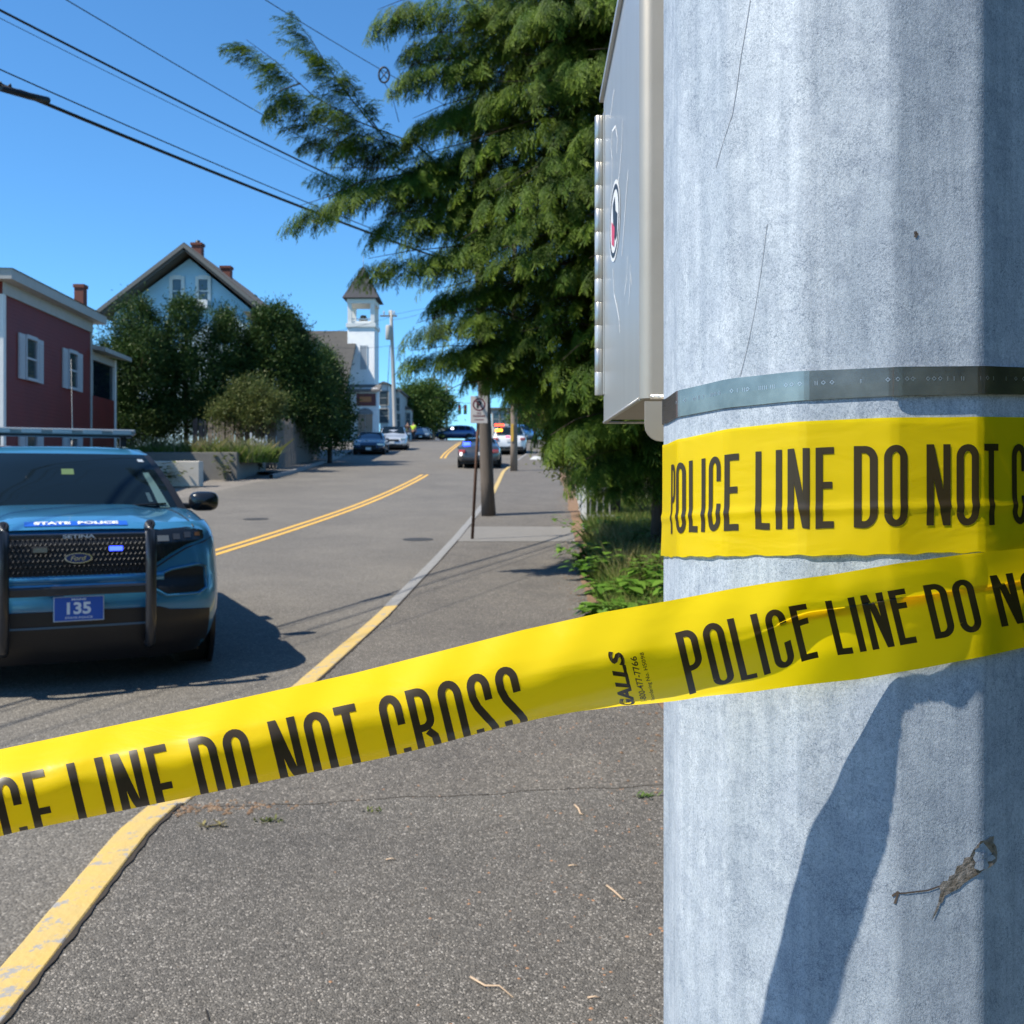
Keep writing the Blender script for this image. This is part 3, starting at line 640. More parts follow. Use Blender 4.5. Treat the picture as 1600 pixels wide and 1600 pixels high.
# maker's mark between the phrases, reading upwards: three lines
for body, x0, x1, v0, v1, o_, sh in (('GALLS', 934, 957, .87, .26, .045, .25), ('1-800-477-7766', 966, 976, .80, .33, .012, .0), ('Reordering No. HS098', 982, 990, .80, .31, .006, .0)):
    text_part('printed_lettering', body, lambda a, b, x0=x0, x1=x1, v0=v0, v1=v1: mapBs(x0 + (x1 - x0) * (1 - b), v0 + (v1 - v0) * a, .0004), mat['ink'], tapeB, o_, sh, local=False)

# ------------------------------------------------------------------ control cabinet behind the pole
CB0 = (.105, .835, EYE + .0695)
cab = thing('control_cabinet', 'grey aluminium utility cabinet with piano hinge mounted behind the galvanised pole', 'cabinet', (.3, 1.0, EYE + .07))
xl, y0_, y1_, zb_ = .105, .835, 1.172, EYE + .0695; zt0, zt1 = EYE + .466, EYE + .440; xr = .47
t_ = .004
g = MB()
g.add([(xl, y0_ + .01, zb_), (xl, y1_, zb_), (xl, y1_, zt1), (xl, y0_ + .01, zt0), (xl + t_, y0_ + .01, zb_), (xl + t_, y1_, zb_), (xl + t_, y1_, zt1), (xl + t_, y0_ + .01, zt0)], [(0, 1, 2, 3), (4, 7, 6, 5), (0, 3, 7, 4), (1, 5, 6, 2), (3, 2, 6, 7), (0, 4, 5, 1)])
mkobj('side_panel', g, mat['alu'], cab)
g = MB()   # back panel with a rounded vertical corner
prof = [(xl, y0_ + .0101)] + [(xl + .010 - .010 * math.cos(R_(k)), y0_ + .010 - .010 * math.sin(R_(k))) for k in (15, 30, 45, 60, 75, 90)] + [(xr, y0_)]
g.grid(lambda u, v: Vector((prof[int(round(v * (len(prof) - 1)))][0], prof[int(round(v * (len(prof) - 1)))][1], zb_ + (zt0 - zb_) * u)), 1, len(prof) - 1)
mkobj('back_panel', g, mat['alu_back'], cab)
g = MB(); g.bx(xr - t_, xr, y0_ + .002, y1_, zb_, zt1); mkobj('side_panel', g, mat['alu'], cab)
g = MB(); g.bx(xl + .005, xr - .005, y0_ + .004, y1_ - .002, zb_ + .003, zb_ + .006); mkobj('bottom_panel', g, mat['alu_back'], cab)
g = MB(); g.tube([(xl + .008, y0_ + .001, zb_ + .001), (xr, y0_ + .001, zb_ + .001)], .0022, 6); g.tube([(xl, y0_ + .01, zb_), (xl, y1_, zb_)], .0013, 6); g.tube([(xl, y1_, zb_), (xr, y1_, zb_)], .0016, 6)
mkobj('weld_seam', g, M('weld_bead', (.6, .57, .52), .4, .7, bump=(260, 1, .002)), cab)
g = MB(); g.prism([(xl - .004, y0_ - .004, zt0 + .002), (xl - .004, y1_ + .012, zt1), (xl - .004, y1_ + .012, zt1 + .006), (xl - .004, y0_ - .004, zt0 + .010)], (xr - xl + .008, 0, 0)); mkobj('hood', g, mat['alu'], cab)
g = MB(); g.bx(xl + .002, xr - .002, y1_ + .002, y1_ + .012, zb_ + .006, zt1 - .012); bevel(mkobj('door', g, mat['alu'], cab), .003)
hingem = M('hinge_steel', (.5, .48, .44), .35, .8); nk = 12; zk0, zk1 = EYE + .101, EYE + .4215
for k in range(nk):
    a = zk0 + (zk1 - zk0) * k / nk; b = zk0 + (zk1 - zk0) * (k + 1) / nk - .0004
    g = MB(); g.lathe((xl - .0052, y1_ + .004, 0), [(0, a), (.0046, a), (.0048, a + .0003), (.0048, b - .0003), (.0046, b), (0, b)], 14); mkobj('hinge_knuckle', g, [mat['alu'], hingem][k % 2], cab)
g = MB(); g.bx(xl - .0012, xl - .0002, y1_ - .012, y1_ + .003, zk0, zk1); mkobj('hinge_leaf', g, mat['alu'], cab)
# bracket tab below the back panel, rounded corner
g = MB(); x0b = .108; zb2 = EYE + .034; rr_ = .013
pl = [(x0b, y0_ - .004, zb_ - .003), (x0b, y0_ - .004, zb2 + rr_)] + [(x0b + rr_ - rr_ * math.cos(R_(k)), y0_ - .004, zb2 + rr_ - rr_ * math.sin(R_(k))) for k in (18, 36, 54, 72, 90)] + [(.22, y0_ - .004, zb2), (.22, y0_ - .004, zb_ - .003)]
g.prism(pl, (0, .004, 0)); mkobj('mounting_bracket', g, mat['alu_back'], cab)
g = MB(); g.bx(.16, .3, .80, y0_ - .004, zb2, zt0 - .03); mkobj('mounting_bracket', g, mat['alu_back'], cab)
# scratches on the side panel
def side(px, py): Y = xl * F / (px - 800); return Vector((xl - .0003, Y, EYE + (HOR - py) / F * Y))
g = MB()
def scr(pts, wz=.0022):
    P3 = [side(*p) for p in pts]
    for a, b in zip(P3[:-1], P3[1:]):
        d = (b - a).normalized(); nrm = Vector((0, -d.z, d.y)) * wz / 2; g.add([a + nrm, a - nrm, b - nrm, b + nrm], [(0, 1, 2, 3)])
scr([(973, 186), (972, 225), (969, 262), (966, 290), (961, 318)]); scr([(960, 140), (957, 160), (954, 185)]); scr([(957, 250), (955, 230), (957, 205), (962, 197), (965, 215), (964, 240)])
scr([(982, 265), (980, 290), (977, 330), (974, 372), (972, 400)]); scr([(985, 412), (985, 440), (983, 476)], .0016); scr([(981, 400), (980, 430), (976, 462)], .0014); scr([(957, 250), (956, 290), (954, 320)]); scr([(958, 420), (960, 460), (964, 478), (968, 500), (969, 520)]); scr([(986, 425), (987, 445)], .0014)
mkobj('scratched_graffiti', g, M('bright_scratch', (.85, .85, .85), .6, 0), cab).__setitem__('kind', 'stuff')
stk = thing('round_sticker', 'round black and white sticker on the side of the aluminium cabinet', 'sticker', (xl, 1.045, EYE + .267))
Yc, Zc = 1.045, EYE + (HOR - 346) / F * 1.045
def disc(r0, r1, off, ry=1.0, n=40):
    g = MB(); vs = []
    for k in range(n):
        q = 2 * math.pi * k / n
        for r in (r0, r1): vs.append((xl - off, Yc + r * 1.35 * math.cos(q), Zc + r * math.sin(q)))
    g.add(vs, [(2 * k, 2 * k + 1, 2 * ((k + 1) % n) + 1, 2 * ((k + 1) % n)) for k in range(n)]); return g
wm = M('sticker_white', (.75, .75, .74), .4); bm_ = M('sticker_black', (.02, .02, .02), .4)
mkobj('backing', disc(0.0005, .040, .0005), wm, stk); mkobj('ring', disc(.031, .036, .0007), bm_, stk)
g = MB(); g.add([(xl - .0008, Yc + a * 1.3, Zc + b) for a, b in ((-.02, -.02), (-.024, .0), (-.01, .008), (-.004, .024), (.012, .02), (.008, .0), (.016, -.012), (.002, -.004), (-.008, -.022))], [tuple(range(9))]); mkobj('emblem', g, bm_, stk)
g = MB(); g.add([(xl - .0010, Yc + a * 1.3, Zc + b) for a, b in ((-.006, -.008), (.02, .006), (.018, -.018), (.0, -.026))], [(0, 1, 2, 3)]); mkobj('emblem', g, M('sticker_red', (.6, .05, .1), .4), stk)

# ------------------------------------------------------------------ blue police SUV, local frame: x to its left (photo right), y towards the rear, z up
SUV_RZ = R_(26)
suv = thing('police_suv', 'blue state police SUV with push bumper, roof lightbar and plate 135 parked facing the camera', 'SUV', (-2.93, 6.92, .17), SUV_RZ)
D_ = .60
def halfw(z): return interp(z, [(.2, .90), (.33, .955), (.5, .99), (.75, 1.0), (1.0, .985), (1.1, .96), (1.16, .93)])
def poff(z): return interp(z, [(.2, .16), (.30, .08), (.45, .01), (.62, .0), (.70, .02), (.76, .05), (.9, .055), (1.02, .08), (1.10, .13), (1.16, .24)])
def yf(x, z):
    s = min(.999, abs(x) / halfw(z)); return poff(z) + D_ * (1 - (1 - s ** 3.3) ** (1 / 3.3))
Lc = 5.02
def ring(z, hwf=None):
    W_ = halfw(z); out = []
    n = 28
    for k in range(-n, n + 1):
        s = math.sin(k / n * math.pi / 2); s = math.copysign(abs(s) ** .8, s) * .9995; out.append((s * W_, yf(s * W_, z), z))
    out += [(W_, 1.5, z), (W_, 2.6, z), (W_, 3.8, z), (W_, 4.5, z), (W_ * .93, 4.85, z), (W_ * .7, Lc - .05, z), (0, Lc, z), (-W_ * .7, Lc - .05, z), (-W_ * .93, 4.85, z), (-W_, 4.5, z), (-W_, 3.8, z), (-W_, 2.6, z), (-W_, 1.5, z)]
    return out
zl = [.22, .28, .34, .42, .5, .56, .62, .68, .74, .80, .88, .95, 1.02, 1.08, 1.12, 1.15]
g = MB(); rs = [ring(z) for z in zl]; n = len(rs[0])
g.add([p for r in rs for p in r], [(i * n + k, i * n + (k + 1) % n, (i + 1) * n + (k + 1) % n, (i + 1) * n + k) for i in range(len(zl) - 1) for k in range(n)], True)
g.f.append(tuple(range(n))); g.sm.append(False)
# hood: crowned, with two raised creases
HC = 1.32
def hoodz(x, y):
    s = abs(x) / .93; y0 = yf(x * .999, 1.10); u = max(0, min(1, (y - y0) / (HC - y0)))
    z = 1.115 + .125 * u ** .55 - .045 * s ** 3 * (1 - .3 * u)
    z += .022 * (1 / (1 + math.exp((abs(x) - .40 - .12 * u) / .02))) * min(1, u * 4) - .012 * math.exp(-((abs(x) - .60 - .1 * u) / .07) ** 2) + .012 * math.exp(-((abs(x) - .80) / .09) ** 2)
    return z
def hoodpt(u, v):
    x = (2 * u - 1) * .955; y0 = yf(x, 1.10) - .01; y = y0 + (HC + .02 - y0) * v
    return Vector((x, y, hoodz(x, y) if abs(x) < .954 else 1.10 + .04 * v))
hg = MB(); hg.grid(hoodpt, 64, 26)
g.add([(x, 1.30, z) for x, z in ((-.95, 1.1), (.95, 1.1), (.93, 1.2), (-.93, 1.2))], [(0, 1, 2, 3)])
# greenhouse body
GR = [(1.14, 1.28, 4.92, .935), (1.22, 1.36, 4.90, .90), (1.40, 1.60, 4.80, .835), (1.60, 1.90, 4.66, .745), (1.68, 2.06, 4.58, .70), (1.735, 2.25, 4.48, .64), (1.76, 2.5, 4.3, .52)]
def gring(r):
    z, a, b, w_ = r; o = []
    for k in range(13): s = -1 + k / 6; o.append((s * w_, a + .16 * abs(s) ** 2.6 * 1.0, z))
    for yy in (2.4, 3.0, 3.6, 4.2): o.append((w_ * (1 if yy < 4.3 else .98), max(yy, a + .2), z))
    for k in range(13): s = 1 - k / 6; o.append((s * w_, b - .12 * abs(s) ** 3, z))
    for yy in (4.2, 3.6, 3.0, 2.4): o.append((-w_, max(yy, a + .2), z))
    return o
rs = [gring(r) for r in GR]; m_ = len(rs[0])
g.add([p for r in rs for p in r], [(i * m_ + k, i * m_ + (k + 1) % m_, (i + 1) * m_ + (k + 1) % m_, (i + 1) * m_ + k) for i in range(len(GR) - 1) for k in range(m_)], True)
b0 = len(g.v); g.add(rs[-1] + [(0, 3.4, 1.79)], [(k, (k + 1) % m_, m_) for k in range(m_)], True)
mkobj('body', g, mat['paint_blue'], suv, local=True)
hood = mkobj('hood', hg, mat['paint_blue'], suv, local=True)
def wind(u, v, off):          # windshield surface: u across, v up
    zz = 1.20 + (1.672 - 1.20) * v; rows = [(r[0], r[1]) for r in GR]; a = interp(zz, rows); w_ = interp(zz, [(r[0], r[3]) for r in GR]) - .055
    s = (2 * u - 1); return Vector((s * w_, a + .16 * abs(s * w_ / (w_ + .055)) ** 2.6 - off, zz + off * .8))
g = MB(); g.grid(lambda u, v: wind(u, v, .012), 24, 10); mkobj('windshield', g, mat['glass'], suv, local=True)
g = MB(); g.grid(lambda u, v: wind(-.045 + u * 1.09, -.03 + v * 1.05, .004), 24, 8); mkobj('windshield_seal', g, mat['black_plastic'], suv, local=True)
for s in (-1, 1):
    for ya, yb, ztop in ((2.05, 2.9, 1.62), (2.98, 3.8, 1.63), (3.88, 4.55, 1.61)):
        g = MB()
        def sw(y, z): w_ = interp(z, [(r[0], r[3]) for r in GR]); return Vector((s * (w_ + .008), y, z))
        a2 = ya + (.30 if ya < 2.1 else 0)
        g.add([sw(ya - (.45 if ya < 2.1 else 0), 1.24), sw(yb, 1.24), sw(yb, 1.42), sw(yb, ztop), sw(a2, ztop), sw(ya - (.1 if ya < 2.1 else 0), 1.42)], [(0, 1, 2, 5), (5, 2, 3, 4)]); mkobj('side_window', g, mat['glass'], suv, local=True)
# patches laid on the front
def fp(x, z, off=.006): return Vector((x, yf(x, z) - off, z))
def fpatch(poly, off, depth=0.0, nseg=10):
    """poly in (x,z), filled by a fan of fine quads between two chains: poly = (lower chain, upper chain) of equal x"""
    lo, up = poly; x0, x1 = lo[0][0], lo[-1][0]; g = MB()
    def f(u, v):
        x = x0 + (x1 - x0) * u; a = interp(x, lo) if x1 > x0 else 0; b = interp(x, up); z = a + (b - a) * v
        return fp(x, z, off)
    g.grid(f, 24, nseg); return g
gloss_black = M('gloss_black_trim', (.010, .011, .013), .25, coat=.4)
mesh_black = M('grille_black', (.008, .009, .011), .5)
g = fpatch(([(-.50, .80), (.50, .80)], [(-.50, 1.085), (.50, 1.085)]), .008); mkobj('grille', g, mesh_black, suv, local=True)
gr = MB()
for r in range(7):
    for c in range(-16, 17):
        x = c * .03 + (.015 if r % 2 else 0); z = .83 + r * .036
        if abs(x) > .47: continue
        gr.add([fp(x - .013, z, .014), fp(x, z + .017, .014), fp(x + .013, z, .014), fp(x, z - .017, .014), fp(x - .008, z, .020), fp(x, z + .011, .020), fp(x + .008, z, .020), fp(x, z - .011, .020)], [(0, 1, 5, 4), (1, 2, 6, 5), (2, 3, 7, 6), (3, 0, 4, 7)])
o = mkobj('grille_mesh', gr, M('grille_bar', (.022, .025, .03), .45), suv, local=True); o['kind'] = 'stuff'
for s in (1, -1):
    def fl(pts): return [(s * x, z) for x, z in pts] if s == 1 else [(-x, z) for x, z in reversed(pts)]
    g = fpatch((fl([(.46, .84), (.60, .93), (.72, .99), (.86, 1.03)]), fl([(.46, 1.10), (.60, 1.105), (.74, 1.115), (.86, 1.085)])), .010); hl = mkobj('headlight', g, gloss_black, suv, local=True)
    for (x0, x1, z0, z1, cm) in ((.52, .60, 1.02, 1.06, (.25, .25, .22)), (.63, .68, 1.03, 1.07, (.1, .1, .1)), (.71, .76, 1.04, 1.08, (.1, .1, .1)), (.79, .83, 1.05, 1.075, (.3, .12, .04))):
        q = MB(); xs2 = sorted([s * x0, s * x1]); q.grid(lambda u, v: fp(xs2[0] + (xs2[1] - xs2[0]) * u, z0 + (z1 - z0) * v, .016), 3, 2); mkobj('reflector', q, M('lamp_reflector', cm, .2, .6), hl, local=True)
    g = fpatch((fl([(.50, .70), (.58, .655), (.80, .655), (.85, .68)]), fl([(.50, .765), (.62, .81), (.80, .835), (.85, .82)])), .008); mkobj('bumper_intake', g, mesh_black, suv, local=True)
    g = MB(); fr = fl([(.49, .695), (.575, .64), (.81, .64), (.865, .675), (.865, .83), (.80, .848), (.61, .82), (.49, .77)]); P = [fp(x, z, .012) for x, z in fr]; P.append(P[0]); P.append(P[1]); g.tube(P, .009, 6, cap=False); mkobj('intake_trim', g, mat['paint_blue'], suv, local=True)
def bow(x0, x1, z, r, off, m, name):
    g = MB(); g.grid(lambda u, v: (lambda x, q: Vector((x, yf(x, z) - off - r * .6 * math.sin(q), z - r * math.cos(q))))(x0 + (x1 - x0) * u, v * math.pi), 24, 8); mkobj(name, g, m, suv, local=True)
bow(-.56, .56, .775, .030, .004, mat['paint_blue'], 'bumper_strip')
g = fpatch(([(-.895, .205), (-.60, .2), (.60, .2), (.895, .205)], [(-.93, .52), (-.60, .545), (-.52, .57), (.52, .57), (.60, .545), (.93, .52)]), .010); mkobj('lower_bumper', g, mat['black_plastic'], suv, local=True)
g = fpatch(([(-.50, .455), (.50, .455)], [(-.50, .47), (.50, .47)]), .016, nseg=2); mkobj('bumper_crease', g, M('dull_blue_trim', (.06, .12, .18), .4), suv, local=True)
# push bumper: uprights and crosspieces of steel
pb = []
yb_ = -.085
for s in (-1, 1):
    g = MB(); P = [(s * .455, .03, 1.125), (s * .455, -.03, 1.145), (s * .455, yb_, 1.10), (s * .455, yb_ - .02, .9), (s * .455, yb_ - .02, .5), (s * .455, yb_ + .03, .34), (s * .455, .04, .31)]
    g.tube([Vector(p) for p in P], .036, 12); mkobj('push_bumper_upright', g, mat['black_steel'], suv, local=True)
g = MB(); g.box((0, yb_ + .02, .712), (.86, .05, .062)); bevel(mkobj('push_bumper_crossbar', g, mat['black_steel'], suv, local=True), .012)
g = MB(); g.box((0, yb_ + .03, 1.075), (.86, .03, .035)); bevel(mkobj('push_bumper_crossbar', g, mat['black_steel'], suv, local=True), .008)
silver = M('silver_print', (.6, .6, .6), .4); whitep = M('white_print', (.75, .78, .8), .5)
text_part('push_bumper_lettering', 'SETINA', lambda a, b: Vector((-.10 + .20 * a, yb_ + .0135, 1.062 + .026 * b)), silver, suv, .03)
# warning lamps in the grille
for x, on in ((.235, True), (-.235, False)):
    g = MB(); g.box((x, -.01, .985), (.10, .03, .045)); L = bevel(mkobj('grille_light', g, mat['black_plastic'], suv, local=True), .006)
    q = MB(); q.box((x, -.029, .985), (.085, .01, .030)); mkobj('lens', q, M('lit_blue_lens', (.02, .1, .8), .2, emit=((.03, .06, 1.0), 4)) if on else M('clear_lens', (.25, .25, .2), .15), L, local=True)
# oval badge
g = MB(); N_ = 32
def oval(rx, rz, y): return [(rx * math.cos(2 * math.pi * k / N_), y, .925 + rz * math.sin(2 * math.pi * k / N_)) for k in range(N_)]
g.add(oval(.088, .036, .0) + oval(.088, .036, -.012), [tuple(range(N_, 2 * N_))] + [(k, (k + 1) % N_, N_ + (k + 1) % N_, N_ + k) for k in range(N_)]); bd = mkobj('oval_badge', g, mat['chrome'], suv, local=True)
g = MB(); g.add(oval(.077, .029, -.0135), [tuple(range(N_))]); mkobj('badge_field', g, M('badge_blue', (.015, .04, .15), .25), bd, local=True)
text_part('badge_lettering', 'Ford', lambda a, b: Vector((-.05 + .10 * a, -.0145, .908 + .034 * b)), mat['chrome'], bd, .02, .3)
# plate
g = MB(); g.box((0, -.062, .59), (.315, .006, .168)); pt = bevel(mkobj('number_plate', g, M('plate_rim', (.42, .5, .6), .4), suv, local=True), .004)
g = MB(); g.box((0, -.066, .59), (.300, .003, .153)); mkobj('plate_field', g, M('plate_blue', (.012, .09, .42), .45), pt, local=True)
text_part('plate_number', '135', lambda a, b: Vector((-.075 + .15 * a, -.0685, .553 + .082 * b)), whitep, pt, .035)
text_part('plate_lettering', 'MAINE', lambda a, b: Vector((-.045 + .09 * a, -.0685, .646 + .014 * b)), whitep, pt, .02)
text_part('plate_lettering', 'STATE POLICE', lambda a, b: Vector((-.085 + .17 * a, -.0685, .524 + .014 * b)), whitep, pt, .02)
# hood lettering on a blue strip
def hs(x, v, off): y = yf(x, 1.10) + .03 + .10 * v; return Vector((x, y - off * .4, hoodz(x, y) + off))
g = MB(); g.grid(lambda u, v: hs(-.33 + .66 * u, v, .004), 24, 4); mkobj('hood_strip', g, M('strip_blue', (.01, .09, .5), .3, coat=.5), suv, local=True)
text_part('hood_lettering', 'STATE  POLICE', lambda a, b: hs(-.27 + .54 * a, .2 + .6 * b, .0075), whitep, suv, .045)
# stickers behind the windshield
def wq(u0, u1, v0, v1, m, nm):
    g = MB(); g.grid(lambda u, v: wind(u0 + (u1 - u0) * u, v0 + (v1 - v0) * v, .0135), 2, 2); mkobj(nm, g, m, suv, local=True)
wq(.475, .54, .62, .72, M('inspection_sticker', (.10, .16, .06), .4), 'inspection_sticker'); wq(.93, .965, .86, .91, M('toll_tag', (.4, .45, .5), .4), 'toll_tag')
# inner glimpses: dash top, seats and the bright edge of the side glass
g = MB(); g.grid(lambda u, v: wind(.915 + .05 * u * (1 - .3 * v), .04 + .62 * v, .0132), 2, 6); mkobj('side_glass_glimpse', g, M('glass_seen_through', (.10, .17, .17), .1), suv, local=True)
for u0 in (.085, .915):
    g = MB(); g.recalc = True; g.tube([hoodpt(u0 + (.03 if u0 < .5 else -.03) * v, v) + Vector((0, 0, .0015)) for v in np.linspace(.02, .97, 24)], .0055, 5); mkobj('panel_gap', g, mesh_black, suv, local=True)
for s in (-1, 1):
    g = MB(); g.tube([fp(s * x, z, .004) for x, z in ((.47, .815), (.60, .90), (.72, .965), (.86, 1.005), (.93, 1.03))], .005, 5); mkobj('panel_gap', g, mesh_black, suv, local=True)
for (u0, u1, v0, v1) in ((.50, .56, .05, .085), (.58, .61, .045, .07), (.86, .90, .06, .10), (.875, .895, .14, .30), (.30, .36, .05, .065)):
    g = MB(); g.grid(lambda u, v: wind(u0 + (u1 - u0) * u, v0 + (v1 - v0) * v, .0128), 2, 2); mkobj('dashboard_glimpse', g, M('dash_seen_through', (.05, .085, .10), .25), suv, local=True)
# wipers
for x0 in (-.55, .1):
    g = MB(); P = [wind((x0 + .62 * k / 6 + .8) / 1.6, .03 + .06 * k / 6, .022) for k in range(7)]; g.tube(P, .008, 5); mkobj('wiper', g, mat['black_plastic'], suv, local=True)
# mirrors
for s in (-1, 1):
    g = MB(); g.box((s * .955, 1.66, 1.235), (.12, .06, .05)); mm = bevel(mkobj('mirror', g, mat['black_plastic'], suv, local=True), .015)
    q = MB(); q.grid(lambda u, v: (lambda a, b: Vector((s * 1.085 + .125 * math.copysign(abs(math.cos(a)) ** .6, math.cos(a)) * math.sin(b), 1.62 - .085 * math.cos(b) , 1.275 + .085 * math.copysign(abs(math.sin(a)) ** .7, math.sin(a)) * math.sin(b))))(2 * math.pi * u, math.pi * v), 24, 12); mkobj('mirror_housing', q, gloss_black, mm, local=True)
# wheels and underbody
def wheel(name, x, y, z, r, wd, m_rim, parent, spokes=5):
    g = MB(); g.lathe((x, y, z), [(r * .62, -wd / 2), (r * .93, -wd / 2), (r, -wd / 2 + .04), (r, wd / 2 - .04), (r * .93, wd / 2), (r * .62, wd / 2), (r * .62, -wd / 2)], 28, 'X'); t = mkobj('wheel', g, mat['rubber'], parent, local=True)
    sg = 1 if x > 0 else -1
    g = MB(); g.lathe((x, y, z), [(0, sg * wd * .34), (r * .15, sg * wd * .36), (r * .2, sg * wd * .25), (r * .6, sg * wd * .3), (r * .64, sg * wd * .42), (r * .64, -sg * wd * .3)], 24, 'X'); mkobj('rim', g, m_rim, t, local=True)
    return t
rimm = M('dark_steel_rim', (.08, .08, .085), .4, .7)
for s in (-1, 1):
    for yy in (.98, 4.0):
        wheel('wheel', s * .86, yy, .385, .385, .25, rimm, suv)
        g = MB(); g.lathe((s * (halfw(.5) - .03), yy, .40), [(0, s * .0365), (.45, s * .0365), (.45, 0)], 28, 'X'); mkobj('wheel_arch', g, mat['black_plastic'], suv, local=True)
g = MB(); g.bx(-.84, .84, .35, 4.8, .2, .3); mkobj('underbody', g, mat['black_plastic'], suv, local=True)
# light bar
lb = MB(); lb.box((0, 2.62, 1.895), (1.24, .26, .055)); lbo = bevel(mkobj('lightbar', lb, M('lightbar_lens', (.20, .22, .22), .15, coat=1), suv, local=True), .02, 3)
g = MB(); g.box((0, 2.62, 1.862), (1.18, .22, .022)); mkobj('lightbar_base', g, mat['black_plastic'], lbo, local=True)
for x in (-.5, -.25, 0, .25, .5):
    g = MB(); g.box((x, 2.50, 1.895), (.16, .03, .035)); mkobj('lamp_module', g, M('clear_module', (.55, .58, .6), .2, .3), lbo, local=True)
for s in (-1, 1):
    g = MB(); g.box((s * .52, 2.62, 1.81), (.05, .1, .09)); mkobj('lightbar_foot', g, mat['black_plastic'], suv, local=True)
g = MB(); g.tube([(.12, 3.2, 1.78), (.115, 3.2, 2.15), (.105, 3.2, 2.62)], .006, 5, .002); an = mkobj('antenna', g, mat['trim'], suv, local=True)
g = MB(); g.lathe((.12, 3.2, 1.77), [(.0, .07), (.015, .07), (.025, 0)], 10); mkobj('antenna_base', g, mat['black_plastic'], an, local=True)

